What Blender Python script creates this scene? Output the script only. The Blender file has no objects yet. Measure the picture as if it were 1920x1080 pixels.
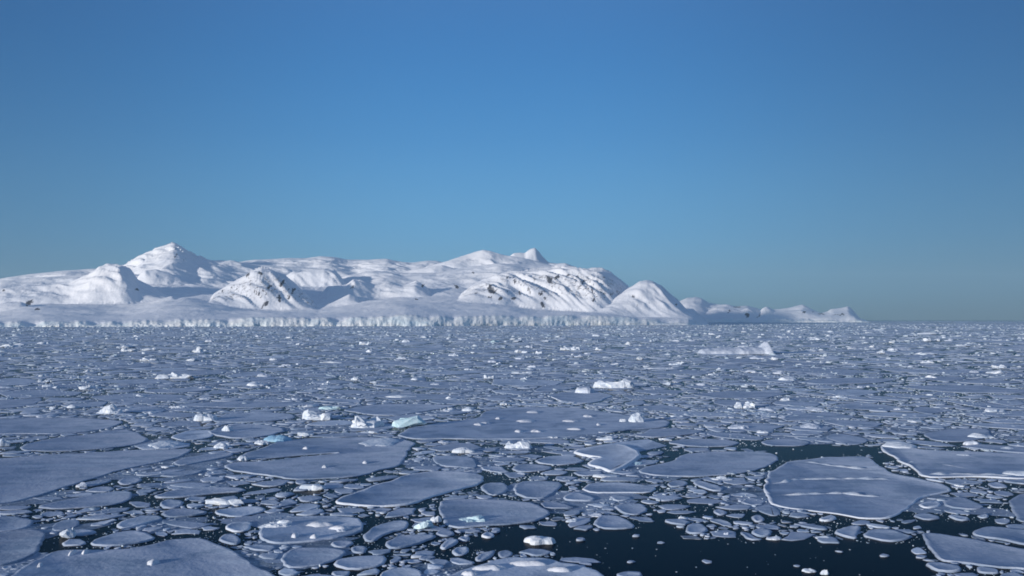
import bpy, bmesh, math, random
import numpy as np
from mathutils import Vector

# ------------------------------------------------------------------ camera, sky, sun, exposure
random.seed(7)
rng = np.random.default_rng(11)
sc = bpy.context.scene
col = sc.collection
F = 1663.0            # focal length in pixels of the 1920 px wide photograph
CAM_H = 18.0
PITCH = math.atan(60.0 / F)
CP, SP = math.cos(PITCH), math.sin(PITCH)

cd = bpy.data.cameras.new('camera')
cam = bpy.data.objects.new('camera', cd)
col.objects.link(cam)
cd.sensor_width = 36.0
cd.lens = 36.0 * F / 1920.0
cd.clip_start = 0.5
cd.clip_end = 200000.0
cam.location = (0, 0, CAM_H)
cam.rotation_euler = (math.pi / 2 + PITCH, 0, 0)
sc.camera = cam

SUN_EL = math.radians(8.0)
SUN_AZ = math.radians(-129.0)   # from +Y (view direction), negative = to the left
world = bpy.data.worlds.new("World")
sc.world = world
world.use_nodes = True
wn = world.node_tree.nodes
wl = world.node_tree.links
wn.clear()
w_out = wn.new('ShaderNodeOutputWorld')
w_bg = wn.new('ShaderNodeBackground')
sky = wn.new('ShaderNodeTexSky')
sky.sky_type = 'NISHITA'
sky.sun_disc = False
sky.sun_elevation = SUN_EL
sky.sun_rotation = SUN_AZ
sky.altitude = 0
sky.air_density = 1.0
sky.dust_density = 0.0
sky.ozone_density = 4.0
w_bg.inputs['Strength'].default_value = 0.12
# the clear polar air: teal grey low, deeper blue above; overhead pale, added fill
tc = wn.new('ShaderNodeTexCoord')
sep = wn.new('ShaderNodeSeparateXYZ')
wl.new(tc.outputs['Generated'], sep.inputs[0])
ramp = wn.new('ShaderNodeValToRGB')
wl.new(sep.outputs['Z'], ramp.inputs['Fac'])
cr = ramp.color_ramp
cr.interpolation = 'B_SPLINE'
SKY_STOPS = [(0.0, (.085, .182, .270)), (0.03, (.125, .300, .455)), (0.09, (.118, .350, .600)), (0.20, (.056, .248, .560)), (0.35, (.024, .142, .410)), (0.55, (.12, .22, .42)), (1.0, (.21, .28, .46))]  # last stops, overhead and out of view, brightened to add ambient fill
cr.elements[0].position = SKY_STOPS[0][0]
cr.elements[0].color = (*SKY_STOPS[0][1], 1)
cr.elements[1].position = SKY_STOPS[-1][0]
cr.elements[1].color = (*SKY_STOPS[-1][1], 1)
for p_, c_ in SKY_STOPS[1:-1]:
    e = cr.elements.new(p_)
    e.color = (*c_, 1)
# lens vignette put into the sky colour: darker and greyer to both sides
absx = wn.new('ShaderNodeMath'); absx.operation = 'SUBTRACT'; absx.inputs[1].default_value = -0.02
wl.new(sep.outputs['X'], absx.inputs[0])
sq = wn.new('ShaderNodeMath'); sq.operation = 'ABSOLUTE'
wl.new(absx.outputs[0], sq.inputs[0])
side = wn.new('ShaderNodeMapRange'); side.interpolation_type = 'SMOOTHSTEP'
side.inputs['From Min'].default_value = 0.05; side.inputs['From Max'].default_value = 0.58
wl.new(sq.outputs[0], side.inputs['Value'])
dull = wn.new('ShaderNodeMix'); dull.data_type = 'RGBA'; dull.blend_type = 'MULTIPLY'
wl.new(side.outputs['Result'], dull.inputs['Factor'])
wl.new(ramp.outputs[0], dull.inputs['A'])
dull.inputs['B'].default_value = (0.52, 0.56, 0.60, 1)
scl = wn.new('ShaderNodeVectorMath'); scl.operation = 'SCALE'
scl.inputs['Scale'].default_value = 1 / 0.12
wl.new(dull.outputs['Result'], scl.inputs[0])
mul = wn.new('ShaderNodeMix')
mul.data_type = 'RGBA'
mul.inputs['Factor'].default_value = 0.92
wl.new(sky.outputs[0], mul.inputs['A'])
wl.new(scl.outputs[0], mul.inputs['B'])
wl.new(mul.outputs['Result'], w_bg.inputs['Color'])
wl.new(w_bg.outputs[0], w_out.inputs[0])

sd = bpy.data.lights.new('sun', 'SUN')
sd.energy = 4.2
sd.angle = math.radians(2.5)
sd.color = (1.0, 0.93, 0.86)
sun = bpy.data.objects.new('sun', sd)
col.objects.link(sun)
sdir = Vector((math.sin(SUN_AZ) * math.cos(SUN_EL), math.cos(SUN_AZ) * math.cos(SUN_EL), math.sin(SUN_EL)))
sun.rotation_euler = sdir.to_track_quat('Z', 'Y').to_euler()
sun.location = (-60, -20, 60)

sc.view_settings.view_transform = 'Standard'
sc.view_settings.look = 'None'
sc.view_settings.gamma = 1.0
sc.view_settings.exposure = 0.15
sc.cycles.pixel_filter_type = 'BLACKMAN_HARRIS'
sc.cycles.filter_width = 1.75

# ------------------------------------------------------------------ projection helpers
def ray(x, y):
    X = (x - 960.0) / F
    U = (540.0 - y) / F
    return X, CP - SP * U, SP + CP * U

def ground(x, y, z0=0.0):
    a, b, c = ray(x, y)
    t = (z0 - CAM_H) / c
    return a * t, b * t

def pixel(x, y, z):
    dz = z - CAM_H
    fwd = y * CP + dz * SP
    up = -y * SP + dz * CP
    return 960 + F * x / fwd, 540 - F * up / fwd

def depth_z(y, Y):
    """height of the point seen at image row y at depth Y"""
    U = (540.0 - np.asarray(y, float)) / F
    return CAM_H + Y * (SP + CP * U) / (CP - SP * U)

# ------------------------------------------------------------------ noise
_perm = rng.permutation(512)
_g = rng.normal(size=(512, 2)); _g /= np.linalg.norm(_g, axis=1)[:, None]
def perlin(x, y):
    x = np.asarray(x, float); y = np.asarray(y, float)
    xi = np.floor(x).astype(int); yi = np.floor(y).astype(int)
    xf = x - xi; yf = y - yi
    u = xf * xf * xf * (xf * (xf * 6 - 15) + 10); v = yf * yf * yf * (yf * (yf * 6 - 15) + 10)
    def gd(i, j, dx, dy):
        h = _perm[(_perm[i % 512] + j) % 512]
        g = _g[h]
        return g[..., 0] * dx + g[..., 1] * dy
    a = gd(xi, yi, xf, yf); b = gd(xi + 1, yi, xf - 1, yf)
    c = gd(xi, yi + 1, xf, yf - 1); d = gd(xi + 1, yi + 1, xf - 1, yf - 1)
    return (a + u * (b - a)) * (1 - v) + (c + u * (d - c)) * v
def fbm(x, y, o=4, gain=0.5):
    s = 0; a = 1.0; k = 1.0
    for i in range(o):
        s = s + a * perlin(x * k + 17.3 * i, y * k - 9.1 * i)
        a *= gain; k *= 2.03
    return s
def ridged(x, y, o=4, gain=0.5):
    s = 0; a = 1.0; k = 1.0
    for i in range(o):
        s = s + a * (1 - 2.2 * np.abs(perlin(x * k + 31.7 * i, y * k + 5.9 * i)))
        a *= gain; k *= 2.1
    return s

# ------------------------------------------------------------------ materials
def new_mat(name):
    m = bpy.data.materials.new(name)
    m.use_nodes = True
    nt = m.node_tree
    b = nt.nodes['Principled BSDF']
    return m, nt, b
def nd(nt, kind, **kw):
    n = nt.nodes.new(kind)
    for k, v in kw.items():
        setattr(n, k, v)
    return n
def mix(nt, fac, a, b, blend='MIX'):
    n = nt.nodes.new('ShaderNodeMix')
    n.data_type = 'RGBA'; n.blend_type = blend
    if hasattr(fac, 'links'): nt.links.new(fac, n.inputs['Factor'])
    else: n.inputs['Factor'].default_value = fac
    for v, k in ((a, 'A'), (b, 'B')):
        if hasattr(v, 'links'): nt.links.new(v, n.inputs[k])
        else: n.inputs[k].default_value = (*v, 1)
    return n.outputs['Result']
def noise(nt, scale, detail=4, rough=0.55, vec=None, dist=0.0):
    n = nt.nodes.new('ShaderNodeTexNoise')
    n.inputs['Scale'].default_value = scale
    n.inputs['Detail'].default_value = detail
    n.inputs['Roughness'].default_value = rough
    n.inputs['Distortion'].default_value = dist
    if vec is not None: nt.links.new(vec, n.inputs['Vector'])
    return n.outputs['Fac']
def remap(nt, v, a, b, c=0.0, d=1.0):
    n = nt.nodes.new('ShaderNodeMapRange')
    nt.links.new(v, n.inputs['Value'])
    for k, q in (('From Min', a), ('From Max', b), ('To Min', c), ('To Max', d)):
        n.inputs[k].default_value = q
    return n.outputs['Result']
def attr(nt, name):
    n = nt.nodes.new('ShaderNodeAttribute')
    n.attribute_name = name
    return n.outputs['Fac']
def geo_pos(nt):
    return nt.nodes.new('ShaderNodeNewGeometry').outputs['Position']
def bump(nt, h, strength, dist, normal=None):
    n = nt.nodes.new('ShaderNodeBump')
    n.inputs['Strength'].default_value = strength
    n.inputs['Distance'].default_value = dist
    nt.links.new(h, n.inputs['Height'])
    if normal is not None: nt.links.new(normal, n.inputs['Normal'])
    return n.outputs['Normal']

def make_floe_mat():
    m, nt, b = new_mat('sea_ice')
    pos = geo_pos(nt)
    tone = attr(nt, 'tone'); snow = attr(nt, 'snow')
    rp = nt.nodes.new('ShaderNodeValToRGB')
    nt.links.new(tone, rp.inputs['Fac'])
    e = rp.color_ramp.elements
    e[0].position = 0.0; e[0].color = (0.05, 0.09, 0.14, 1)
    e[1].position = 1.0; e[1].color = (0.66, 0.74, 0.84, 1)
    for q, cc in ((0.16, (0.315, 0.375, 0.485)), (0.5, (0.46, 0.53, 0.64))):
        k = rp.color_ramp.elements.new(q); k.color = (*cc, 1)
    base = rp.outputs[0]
    n1 = noise(nt, 0.22, 5, 0.6, pos, 0.6)
    base = mix(nt, remap(nt, n1, 0.44, 0.62, 0, 0.75), base, (0.19, 0.27, 0.38))
    drift = nd(nt, 'ShaderNodeMapping')
    drift.inputs['Rotation'].default_value = (0, 0, 0.5)
    drift.inputs['Scale'].default_value = (0.10, 0.45, 1)
    nt.links.new(pos, drift.inputs['Vector'])
    nd_ = noise(nt, 1.0, 6, 0.62, drift.outputs[0], 0.8)
    base = mix(nt, remap(nt, nd_, 0.50, 0.64, 0, 0.5), base, (0.48, 0.56, 0.66))
    n2 = noise(nt, 1.3, 5, 0.65, pos)
    base = mix(nt, remap(nt, n2, 0.56, 0.72, 0, 0.55), base, (0.60, 0.63, 0.70))
    base = mix(nt, snow, base, (0.70, 0.75, 0.82))
    nt.links.new(base, b.inputs['Base Color'])
    b.inputs['Roughness'].default_value = 0.75
    b.inputs['Specular IOR Level'].default_value = 0.25
    n3 = noise(nt, 2.5, 6, 0.6, pos)
    nrm = bump(nt, n3, 0.8, 0.07)
    n4 = noise(nt, 0.5, 3, 0.5, pos)
    nrm = bump(nt, n4, 0.5, 0.12, nrm)
    nt.links.new(nrm, b.inputs['Normal'])
    return m

def make_chunk_mat(name, ca, cb):
    m, nt, b = new_mat(name)
    pos = geo_pos(nt)
    n1 = noise(nt, 0.9, 5, 0.6, pos, 0.5)
    base = mix(nt, remap(nt, n1, 0.35, 0.68), ca, cb)
    nt.links.new(base, b.inputs['Base Color'])
    b.inputs['Roughness'].default_value = 0.55
    b.inputs['Specular IOR Level'].default_value = 0.35
    n3 = noise(nt, 4.0, 6, 0.6, pos)
    nt.links.new(bump(nt, n3, 0.6, 0.08), b.inputs['Normal'])
    return m

def make_water_mat():
    m, nt, b = new_mat('sea_water')
    pos = geo_pos(nt)
    n1 = noise(nt, 0.05, 3, 0.5, pos)
    base = mix(nt, n1, (0.0012, 0.006, 0.012), (0.002, 0.009, 0.017))
    nt.links.new(base, b.inputs['Base Color'])
    b.inputs['Roughness'].default_value = 0.22
    b.inputs['IOR'].default_value = 1.33
    b.inputs['Specular IOR Level'].default_value = 0.02
    n3 = noise(nt, 1.5, 4, 0.6, pos)
    nt.links.new(bump(nt, n3, 0.25, 0.04), b.inputs['Normal'])
    return m

def make_snow_mat():
    m, nt, b = new_mat('mountain_snow')
    pos = geo_pos(nt)
    rock = attr(nt, 'rock')
    n1 = noise(nt, 0.004, 5, 0.6, pos, 0.4)
    base = mix(nt, remap(nt, n1, 0.35, 0.7), (0.80, 0.82, 0.86), (0.88, 0.88, 0.89))
    n2 = noise(nt, 0.06, 6, 0.8, pos)
    add = nt.nodes.new('ShaderNodeMath'); add.operation = 'ADD'
    nt.links.new(rock, add.inputs[0]); nt.links.new(n2, add.inputs[1])
    fac = remap(nt, add.outputs[0], 0.90, 1.0)
    n3 = noise(nt, 0.02, 4, 0.6, pos)
    rc = mix(nt, n3, (0.05, 0.055, 0.075), (0.13, 0.125, 0.14))
    base = mix(nt, fac, base, rc)
    nt.links.new(base, b.inputs['Base Color'])
    b.inputs['Roughness'].default_value = 0.85
    b.inputs['Specular IOR Level'].default_value = 0.15
    n4 = noise(nt, 0.03, 7, 0.62, pos, 0.3)
    nt.links.new(bump(nt, n4, 0.8, 5.0), b.inputs['Normal'])
    return m

def make_cliff_mat():
    m, nt, b = new_mat('glacier_ice')
    pos = geo_pos(nt)
    mp = nd(nt, 'ShaderNodeMapping')
    mp.inputs['Scale'].default_value = (0.45, 0.3, 0.8)
    nt.links.new(pos, mp.inputs['Vector'])
    n1 = noise(nt, 0.03, 5, 0.65, mp.outputs[0], 0.3)
    base = mix(nt, remap(nt, n1, 0.30, 0.56), (0.70, 0.81, 0.84), (0.90, 0.90, 0.87))
    n2 = noise(nt, 0.12, 5, 0.7, mp.outputs[0])
    base = mix(nt, remap(nt, n2, 0.60, 0.74), base, (0.52, 0.66, 0.72))
    nt.links.new(base, b.inputs['Base Color'])
    b.inputs['Roughness'].default_value = 0.6
    nt.links.new(bump(nt, n2, 0.5, 2.0), b.inputs['Normal'])
    return m

M_FLOE = make_floe_mat()
M_WHITE = make_chunk_mat('white_ice', (0.48, 0.56, 0.66), (0.76, 0.79, 0.82))
M_TURQ = make_chunk_mat('turquoise_ice', (0.42, 0.62, 0.68), (0.66, 0.80, 0.84))
M_BLUE = make_chunk_mat('blue_ice', (0.18, 0.38, 0.56), (0.36, 0.56, 0.70))
M_PALE = make_chunk_mat('pale_grey_ice', (0.42, 0.48, 0.58), (0.66, 0.71, 0.78))
M_SNOWCAP = make_chunk_mat('snow_patch', (0.60, 0.64, 0.70), (0.80, 0.81, 0.84))
def make_brash_mat():
    m, nt, b = new_mat('brash_ice')
    pos = geo_pos(nt)
    tone = attr(nt, 'tone')
    base = mix(nt, tone, (0.20, 0.29, 0.38), (0.68, 0.74, 0.80))
    n1 = noise(nt, 1.1, 4, 0.6, pos)
    base = mix(nt, remap(nt, n1, 0.4, 0.7, 0, 0.4), base, (0.46, 0.58, 0.68))
    nt.links.new(base, b.inputs['Base Color'])
    b.inputs['Roughness'].default_value = 0.6
    b.inputs['Specular IOR Level'].default_value = 0.3
    return m
M_BRASH = make_brash_mat()
M_WATER = make_water_mat()
M_MTN = make_snow_mat()
M_CLIFF = make_cliff_mat()

def mesh_np(name, verts, loops, starts, totals, mat, attrs=None, smooth=None):
    me = bpy.data.meshes.new(name)
    me.vertices.add(len(verts)); me.vertices.foreach_set('co', np.asarray(verts, np.float32).ravel())
    me.loops.add(len(loops)); me.loops.foreach_set('vertex_index', np.asarray(loops, np.int32))
    me.polygons.add(len(starts))
    me.polygons.foreach_set('loop_start', np.asarray(starts, np.int32))
    me.polygons.foreach_set('loop_total', np.asarray(totals, np.int32))
    if smooth is not None:
        me.polygons.foreach_set('use_smooth', np.asarray(smooth, bool))
    me.materials.append(mat)
    for k, v in (attrs or {}).items():
        a = me.attributes.new(k, 'FLOAT', 'POINT')
        a.data.foreach_set('value', np.asarray(v, np.float32))
    me.update(calc_edges=True)
    me.validate()
    return me

def link(name, me, parent=None, loc=None, **props):
    o = bpy.data.objects.new(name, me)
    col.objects.link(o)
    if loc is not None: o.location = loc
    if parent is not None: o.parent = parent
    for k, v in props.items(): o[k] = v
    return o

# ------------------------------------------------------------------ sea
R = 60000.0
me = bpy.data.meshes.new('sea_water')
me.from_pydata([(-R, -R, 0), (R, -R, 0), (R, R, 0), (-R, R, 0)], [], [(0, 1, 2, 3)])
me.materials.append(M_WATER)
link('sea_water', me, kind='structure', label='near-black open sea water between the floes')

# ------------------------------------------------------------------ the island
def ip(x, pts, k=1):
    a = np.array(pts, float)
    return np.interp(x, a[:, 0], a[:, k])
COAST = [(-500, 2250), (0, 2300), (400, 2500), (800, 2900), (1000, 3200), (1200, 4200), (1300, 5500), (1450, 8000), (1700, 11000)]
CLIFF_TOP = [(-500, 602), (0, 604), (100, 602), (230, 603), (300, 600), (420, 598), (500, 594), (600, 596), (700, 594), (760, 590), (850, 594), (930, 591), (1000, 593), (1090, 590), (1200, 596), (1280, 595), (1330, 596), (1430, 597), (1520, 598), (1640, 599), (1720, 600)]

# crest lines: (pixel column, pixel row) at a multiple of the coast distance; foot width and back width in the same multiples
# each layer: crest as (pixel column, pixel row), crest depth, front foot width, back width (in units of the local scale),
# profile sharpness, roughness, slanting-gully share, object name, label
UNIT = 2700.0
MAIN = [
    ([(-500, 560), (-200, 535), (0, 523), (60, 514), (120, 508), (180, 504), (240, 496), (262, 481), (290, 471), (312, 464), (325, 460), (334, 462), (345, 469), (368, 483), (400, 489), (420, 489), (440, 492), (470, 496), (620, 505), (760, 525), (860, 560), (900, 590)], 1.99, 0.5, 0.5, 1.0, .8, .1, 'mountain', 'broad snowy range under the sharp left summit'),
    ([(205, 520), (235, 499), (250, 489), (264, 480), (290, 470), (308, 465), (318, 461), (325, 459), (333, 462), (345, 469), (358, 477), (370, 484), (384, 489), (398, 500), (415, 525)], 1.93, 0.15, 0.3, 1.1, 1.9, .85, 'mountain', 'sharp striated summit at the left, the highest point'),
    ([(395, 510), (415, 492), (432, 490), (452, 494), (470, 510)], 1.90, 0.12, 0.3, 1.1, 1.0, .1, 'mountain', 'small bright shoulder right of the sharp summit'),
    ([(330, 570), (400, 510), (440, 493), (480, 487), (530, 485), (570, 484), (600, 480), (622, 482), (650, 487), (690, 487), (725, 486), (745, 490), (770, 493), (800, 489), (820, 490), (840, 494), (900, 510), (1000, 560)], 2.25, 0.7, 0.5, 1.0, .9, .1, 'mountain', 'long low white skyline ridge between the two summits'),
    ([(700, 560), (800, 500), (838, 490), (870, 480), (890, 473), (905, 469), (920, 471), (945, 479), (960, 481), (990, 486), (1040, 500), (1100, 520), (1180, 590)], 1.9, 0.22, 0.5, 1.2, 0.9, .2, 'mountain', 'broad pointed snow summit beside the twin crags'),
    ([(930, 520), (952, 484), (963, 475), (975, 474), (984, 475), (990, 470), (997, 467), (1004, 466), (1010, 473), (1018, 484), (1028, 494), (1045, 496), (1060, 494), (1072, 499), (1090, 515), (1150, 570)], 2.0, 0.12, 0.4, 1.4, 1.2, .3, 'mountain', 'knobbly twin crags beside the broad pointed summit'),
    ([(-500, 575), (-100, 540), (0, 528), (80, 520), (160, 516), (230, 512), (300, 520), (420, 525), (520, 520), (640, 530), (760, 560), (800, 590)], 1.74, 0.33, 0.5, 1.0, .6, .1, 'snow_plateau', 'grey snow bench under the left summit'),
    ([(560, 560), (600, 532), (650, 516), (700, 508), (760, 512), (820, 512), (880, 500), (940, 494), (1000, 497), (1060, 502), (1090, 508), (1130, 530), (1190, 585)], 1.74, 0.30, 0.5, 1.0, .6, .1, 'snow_plateau', 'grey snow bench under the twin summit'),
    ([(-400, 600), (-200, 570), (-60, 548), (0, 545), (50, 537), (130, 535), (160, 520), (185, 506), (205, 501), (225, 502), (245, 512), (258, 528), (290, 541), (330, 562), (360, 590)], 1.36, 0.11, 0.25, 0.9, 1.5, .3, 'hill', 'rounded snow hill with hollow dome at the left coast'),
    ([(300, 592), (340, 560), (380, 552), (420, 550), (440, 560), (470, 590)], 1.42, 0.16, 0.2, 0.9, 1.0, .1, 'hill', 'low white spur left of the wedge shaped hill'),
    ([(385, 580), (400, 552), (425, 537), (455, 522), (472, 512), (490, 506), (510, 509), (535, 520), (560, 540), (585, 562), (600, 590)], 1.30, 0.09, 0.2, 1.1, 1.3, .85, 'hill', 'small wedge shaped hill with rock specks on its shaded face'),
    ([(585, 585), (600, 556), (615, 541), (650, 538), (662, 528), (700, 536), (730, 533), (755, 536), (780, 530), (800, 540), (815, 552), (845, 562), (870, 590)], 1.42, 0.08, 0.2, 1.0, 1.8, .3, 'hill', 'low white knolls between the wedge hill and the long massif'),
    ([(840, 590), (865, 552), (885, 536), (912, 523), (950, 514), (1000, 510), (1040, 507), (1075, 508), (1105, 510), (1130, 512), (1145, 518), (1165, 532), (1182, 545), (1215, 570), (1240, 592)], 1.34, 0.13, 0.3, 1.0, 1.6, .75, 'hill', 'long bright massif streaked with dark rock gullies'),
    ([(1080, 594), (1120, 578), (1150, 560), (1170, 548), (1185, 540), (1200, 531), (1212, 529), (1225, 531), (1240, 538), (1255, 552), (1270, 562), (1285, 578), (1310, 597)], 1.27, 0.09, 0.2, 1.05, 1.0, .5, 'hill', 'smooth white dome at the end of the massif'),
    ([(525, 530), (550, 512), (580, 507), (608, 505), (625, 511), (640, 524), (660, 545)], 1.58, 0.09, 0.2, 1.0, 1.3, .4, 'hill', 'bright snow face left of centre above the white knolls'),
    ([(120, 560), (240, 548), (320, 541), (380, 545), (450, 536), (600, 538), (680, 543), (760, 546), (860, 540), (960, 545)], 1.56, 0.22, 0.3, 1.0, 1.1, .1, 'snow_plateau', 'rolling snow slope linking the left hills with the long massif'),
    ([(258, 520), (272, 507), (292, 505), (318, 512), (340, 522), (375, 545)], 1.62, 0.07, 0.15, 1.0, 1.0, .2, 'hill', 'slanting snow spur under the sharp summit'),
    ([(205, 592), (240, 578), (290, 564), (322, 555), (335, 566)], 1.24, 0.04, 0.1, 1.0, .8, .1, 'hill', 'low bright snow bank near the left shore'),
    ([(596, 590), (608, 572), (630, 564), (655, 552), (668, 556), (690, 580)], 1.30, 0.05, 0.12, 1.0, 1.2, .2, 'hill', 'small crumpled knoll near the shore left of centre'),
    ([(-60, 590), (-10, 573), (12, 568), (40, 566), (60, 574), (80, 592)], 1.14, 0.05, 0.1, 1.0, 1.2, .4, 'hill', 'dark shaded rocky knoll at the left edge'),
    ([(700, 512), (760, 508), (800, 503), (830, 497), (850, 503), (880, 520)], 1.8, 0.10, 0.15, 1.0, .6, .1, 'mountain', 'pale shoulder left of the broad pointed summit'),
]
FAR = [
    ([(1235, 575), (1262, 562), (1272, 566), (1288, 560), (1303, 559), (1316, 562), (1328, 570), (1345, 572), (1362, 571), (1380, 575), (1400, 574), (1425, 581), (1450, 597)], 1.22, 0.2, 0.2, 0.8, 1.2, .2, 'hill', 'low flat ridge behind the far headland'),
    ([(1300, 596), (1325, 583), (1342, 577), (1356, 577), (1372, 580), (1388, 582), (1402, 578), (1414, 581), (1425, 587), (1440, 597)], 1.08, 0.07, 0.1, 1.0, 1.3, .4, 'hill', 'low headland with a black rock at the waterline'),
    ([(1415, 596), (1430, 578), (1438, 576), (1448, 581), (1462, 580), (1478, 578), (1492, 575), (1505, 573), (1514, 577), (1526, 583), (1538, 587), (1550, 585), (1558, 580), (1575, 578), (1590, 575), (1598, 581), (1612, 598)], 1.10, 0.09, 0.1, 0.9, 1.3, .3, 'hill', 'farthest low pinkish headland before the empty horizon'),
]
ROCKS = [  # pixel position, half width, half height, tilt, weight
    (922, 545, 14, 10, -1.2), (918, 535, 10, 6, 1), (920, 557, 5, 6, 0), (938, 560, 4, 6, 0), (962, 560, 10, 6, 0), (966, 527, 8, 5, 0),
    (1030, 525, 9, 14, -1), (1044, 520, 8, 6, 1), (1018, 572, 7, 9, -1), (1022, 560, 5, 8, -1), (992, 545, 4, 12, -1), (975, 550, 4, 8, 0), (1015, 552, 5, 8, -1), (1094, 528, 4, 8, 0),
    (1110, 545, 4, 9, 0), (1113, 562, 7, 4, 0), (1188, 555, 5, 6, 0), (1195, 573, 4, 6, 0), (1218, 569, 4, 4, 0), (1268, 571, 6, 5, 1),
    (478, 546, 6, 9, -1), (486, 553, 6, 8, -1), (499, 569, 8, 10, 0), (493, 576, 5, 6, 0), (524, 560, 5, 10, 0), (542, 560, 5, 7, 0), (505, 538, 5, 12, 1), (530, 530, 5, 14, 1), (487, 512, 10, 5, 0), (418, 544, 2, 2, 0), (465, 515, 5, 8, 0), (550, 545, 5, 10, 1),
    (660, 538, 5, 6, 0), (780, 561, 4, 4, 0), (792, 535, 4, 6, 0), (856, 538, 6, 8, -1), (887, 511, 5, 4, -1), (950, 520, 8, 4, -1),
    (1401, 590, 5, 10, 0), (1419, 594, 7, 3, -1), (1424, 592, 5, 4, 0), (1368, 583, 5, 4, 1), (1384, 576, 18, 2, 0), (1508, 585, 6, 3, 0), (1524, 585, 4, 3, 0), (1540, 588, 12, 2, 0), (1573, 590, 22, 2, 0),
    (55, 568, 12, 10, 1), (70, 580, 8, 6, 1), (8, 546, 8, 3, 0), (258, 543, 7, 5, 0), (330, 480, 3, 8, 1), (345, 488, 3, 8, 1),
]
def smooth_ip(x, pts):
    a = np.array(pts, float)
    out = 0
    for d in (-2, -1, 0, 1, 2):
        out = out + np.interp(x + d, a[:, 0], a[:, 1])
    return out / 5.0

MAIN_COAST = [(-500, 2250), (0, 2300), (400, 2450), (800, 2650), (1000, 2850), (1200, 3050), (1290, 3150), (1340, 3300)]
MAIN_LIFT = [(-500, 575), (0, 582), (60, 566), (140, 572), (230, 574), (330, 556), (400, 566), (470, 580), (560, 580), (640, 570), (760, 560), (870, 558), (1000, 573), (1080, 582), (1200, 590), (1260, 594), (1340, 600)]
FAR_COAST = [(1200, 7000), (1700, 7000)]
FAR_LIFT = [(1200, 592), (1400, 593), (1560, 594), (1620, 599)]
def build_land(x0, x1, NX, NM, span, coast_pts, lift_pts, layers, unit, xend, plab, cliff_label, seed):
    px = np.linspace(x0, x1, NX)
    tt = np.linspace(0, 1, NM) ** 1.15
    PX, T = np.meshgrid(px, tt, indexing='ij')
    coast = ip(PX, coast_pts)
    Y = coast + T * (unit * span - coast + unit)
    MM = Y / unit
    scn = unit / 2700.0
    Xw = Y * (PX - 960) / (F * CP)
    top = depth_z(ip(PX, CLIFF_TOP) - 1.0, coast)
    wall = top[:, 0] + 2.6 * scn * perlin(px / 9.0, px * 0 + seed) + 2.6 * scn * perlin(px / 23.0, px * 0 + seed + 5)
    wall = wall - 2.5 * scn - 11 * scn * np.clip(perlin(px / 41.0, px * 0 + seed + 9) * 2.2 + 0.1, 0, 1)
    wall = np.maximum(wall, 2) * np.clip((xend - px) / (25.0 if unit > 3000 else 150.0), 0, 1)
    Yl = (1.12 if unit > 3000 else 1.22) * unit + 0.4 * (coast - coast.min())
    lift = depth_z(sum(ip(PX + q, lift_pts) for q in range(-40, 41, 8)) / 11.0, Yl)
    t = np.clip((Y - coast) / np.maximum(Yl - coast, 50), 0, 1)
    e20 = np.exp(-(Y - coast) / (25.0 * scn))
    plat = (wall[:, None] * e20 + (top - 1.5 * scn) * (1 - e20)) * (1 - t) + lift * t + np.maximum(MM - 1.25, 0) * 60 * scn
    plat = plat + 12 * scn * fbm(Xw / 280 / scn, Y / 300 / scn + seed, 5, .45) * np.clip(t * 3, 0, 1)
    endf = np.clip((xend - PX) / 30.0, 0, 1) * np.clip((1 + span - 0.15 - MM) / 0.2, 0, 1)
    plat = plat * endf - (1 - endf) * 4
    Z = plat.copy()
    W = np.full(Z.shape, -1)
    fleck = np.zeros_like(Z)
    for i, (crest, mc, wf, wb, sh, rough, slant, nm, lab) in enumerate(layers):
        if crest[0][0] > -390: crest = [(crest[0][0] - 45, 650)] + crest
        crest = crest + [(crest[-1][0] + 45, 650)]
        wx = 9 * fbm(Y / 200 / scn + i, PX / 70.0, 3)
        cy = smooth_ip(PX + wx * np.clip((mc - MM) / wf * 2, 0, 1), crest)
        mcx = mc + 0.30 * min(wf, .2) * fbm(PX / 120.0 + i * 7.7, PX * 0 + i * 3.3, 2)
        zc = depth_z(cy, unit * mcx)
        s = (MM - mcx)
        f = np.clip(np.where(s < 0, 1 + s / wf, 1 - s / wb), 0, 1)
        prof = np.where(s < 0, f ** sh, np.sin(f * math.pi / 2) ** 0.8)
        rel = (zc - plat)
        h = plat + rel * prof
        sz = 150.0
        xm = PX * unit * mc / F / scn; sm = s * unit / scn
        wpx = 40 * perlin(xm / 200 + 3, sm / 200); wpy = 40 * perlin(xm / 200 + 9, sm / 200 + 4)
        iso = 1.15 * ridged((xm + 0.4 * sm + wpx) / 330 + i * 5, (sm + wpy) / 260 + i, 5, 0.47) - 0.9
        flow = xm + sm * 0.9 + 0.5 * wpx
        g = 1.3 * ridged(flow / 70 + i * 13, sm / 330 + i, 4, 0.55) - 0.6
        face = np.clip(f * (1 - f) * 4, 0, 1) * (s < 0)
        h = h + np.minimum(np.maximum(rel, 0) * .17, 24 * scn) * rough * (iso * (1 - slant) + 0.55 * g * slant) * (0.15 + 0.85 * np.clip(f * 3, 0, 1) * np.clip((1 - f) * 6 , 0, 1))
        h = np.where((rel > 0.5) & (f > 0), h, -50)
        if slant > .7 and mc < 1.5: fleck = np.where(h > Z, np.clip(0.22 + 0.26 * g + .05 * iso, 0, .375) * np.clip(f * (1 - f) * 5, 0, 1), fleck)
        else: fleck = np.where(h > Z, 0, fleck)
        W = np.where(h > Z, i, W)
        Z = np.maximum(Z, h)
    Z = Z + scn * 1.0 * fbm(Xw / 55 / scn, Y / 60 / scn, 4) * np.clip(T * 20, 0, 1) * endf
    Z[:, -1] = -5
    Z[:, 0] = wall
    ppx, ppy = pixel(Xw, Y, Z)
    rock = fleck.copy()
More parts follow.
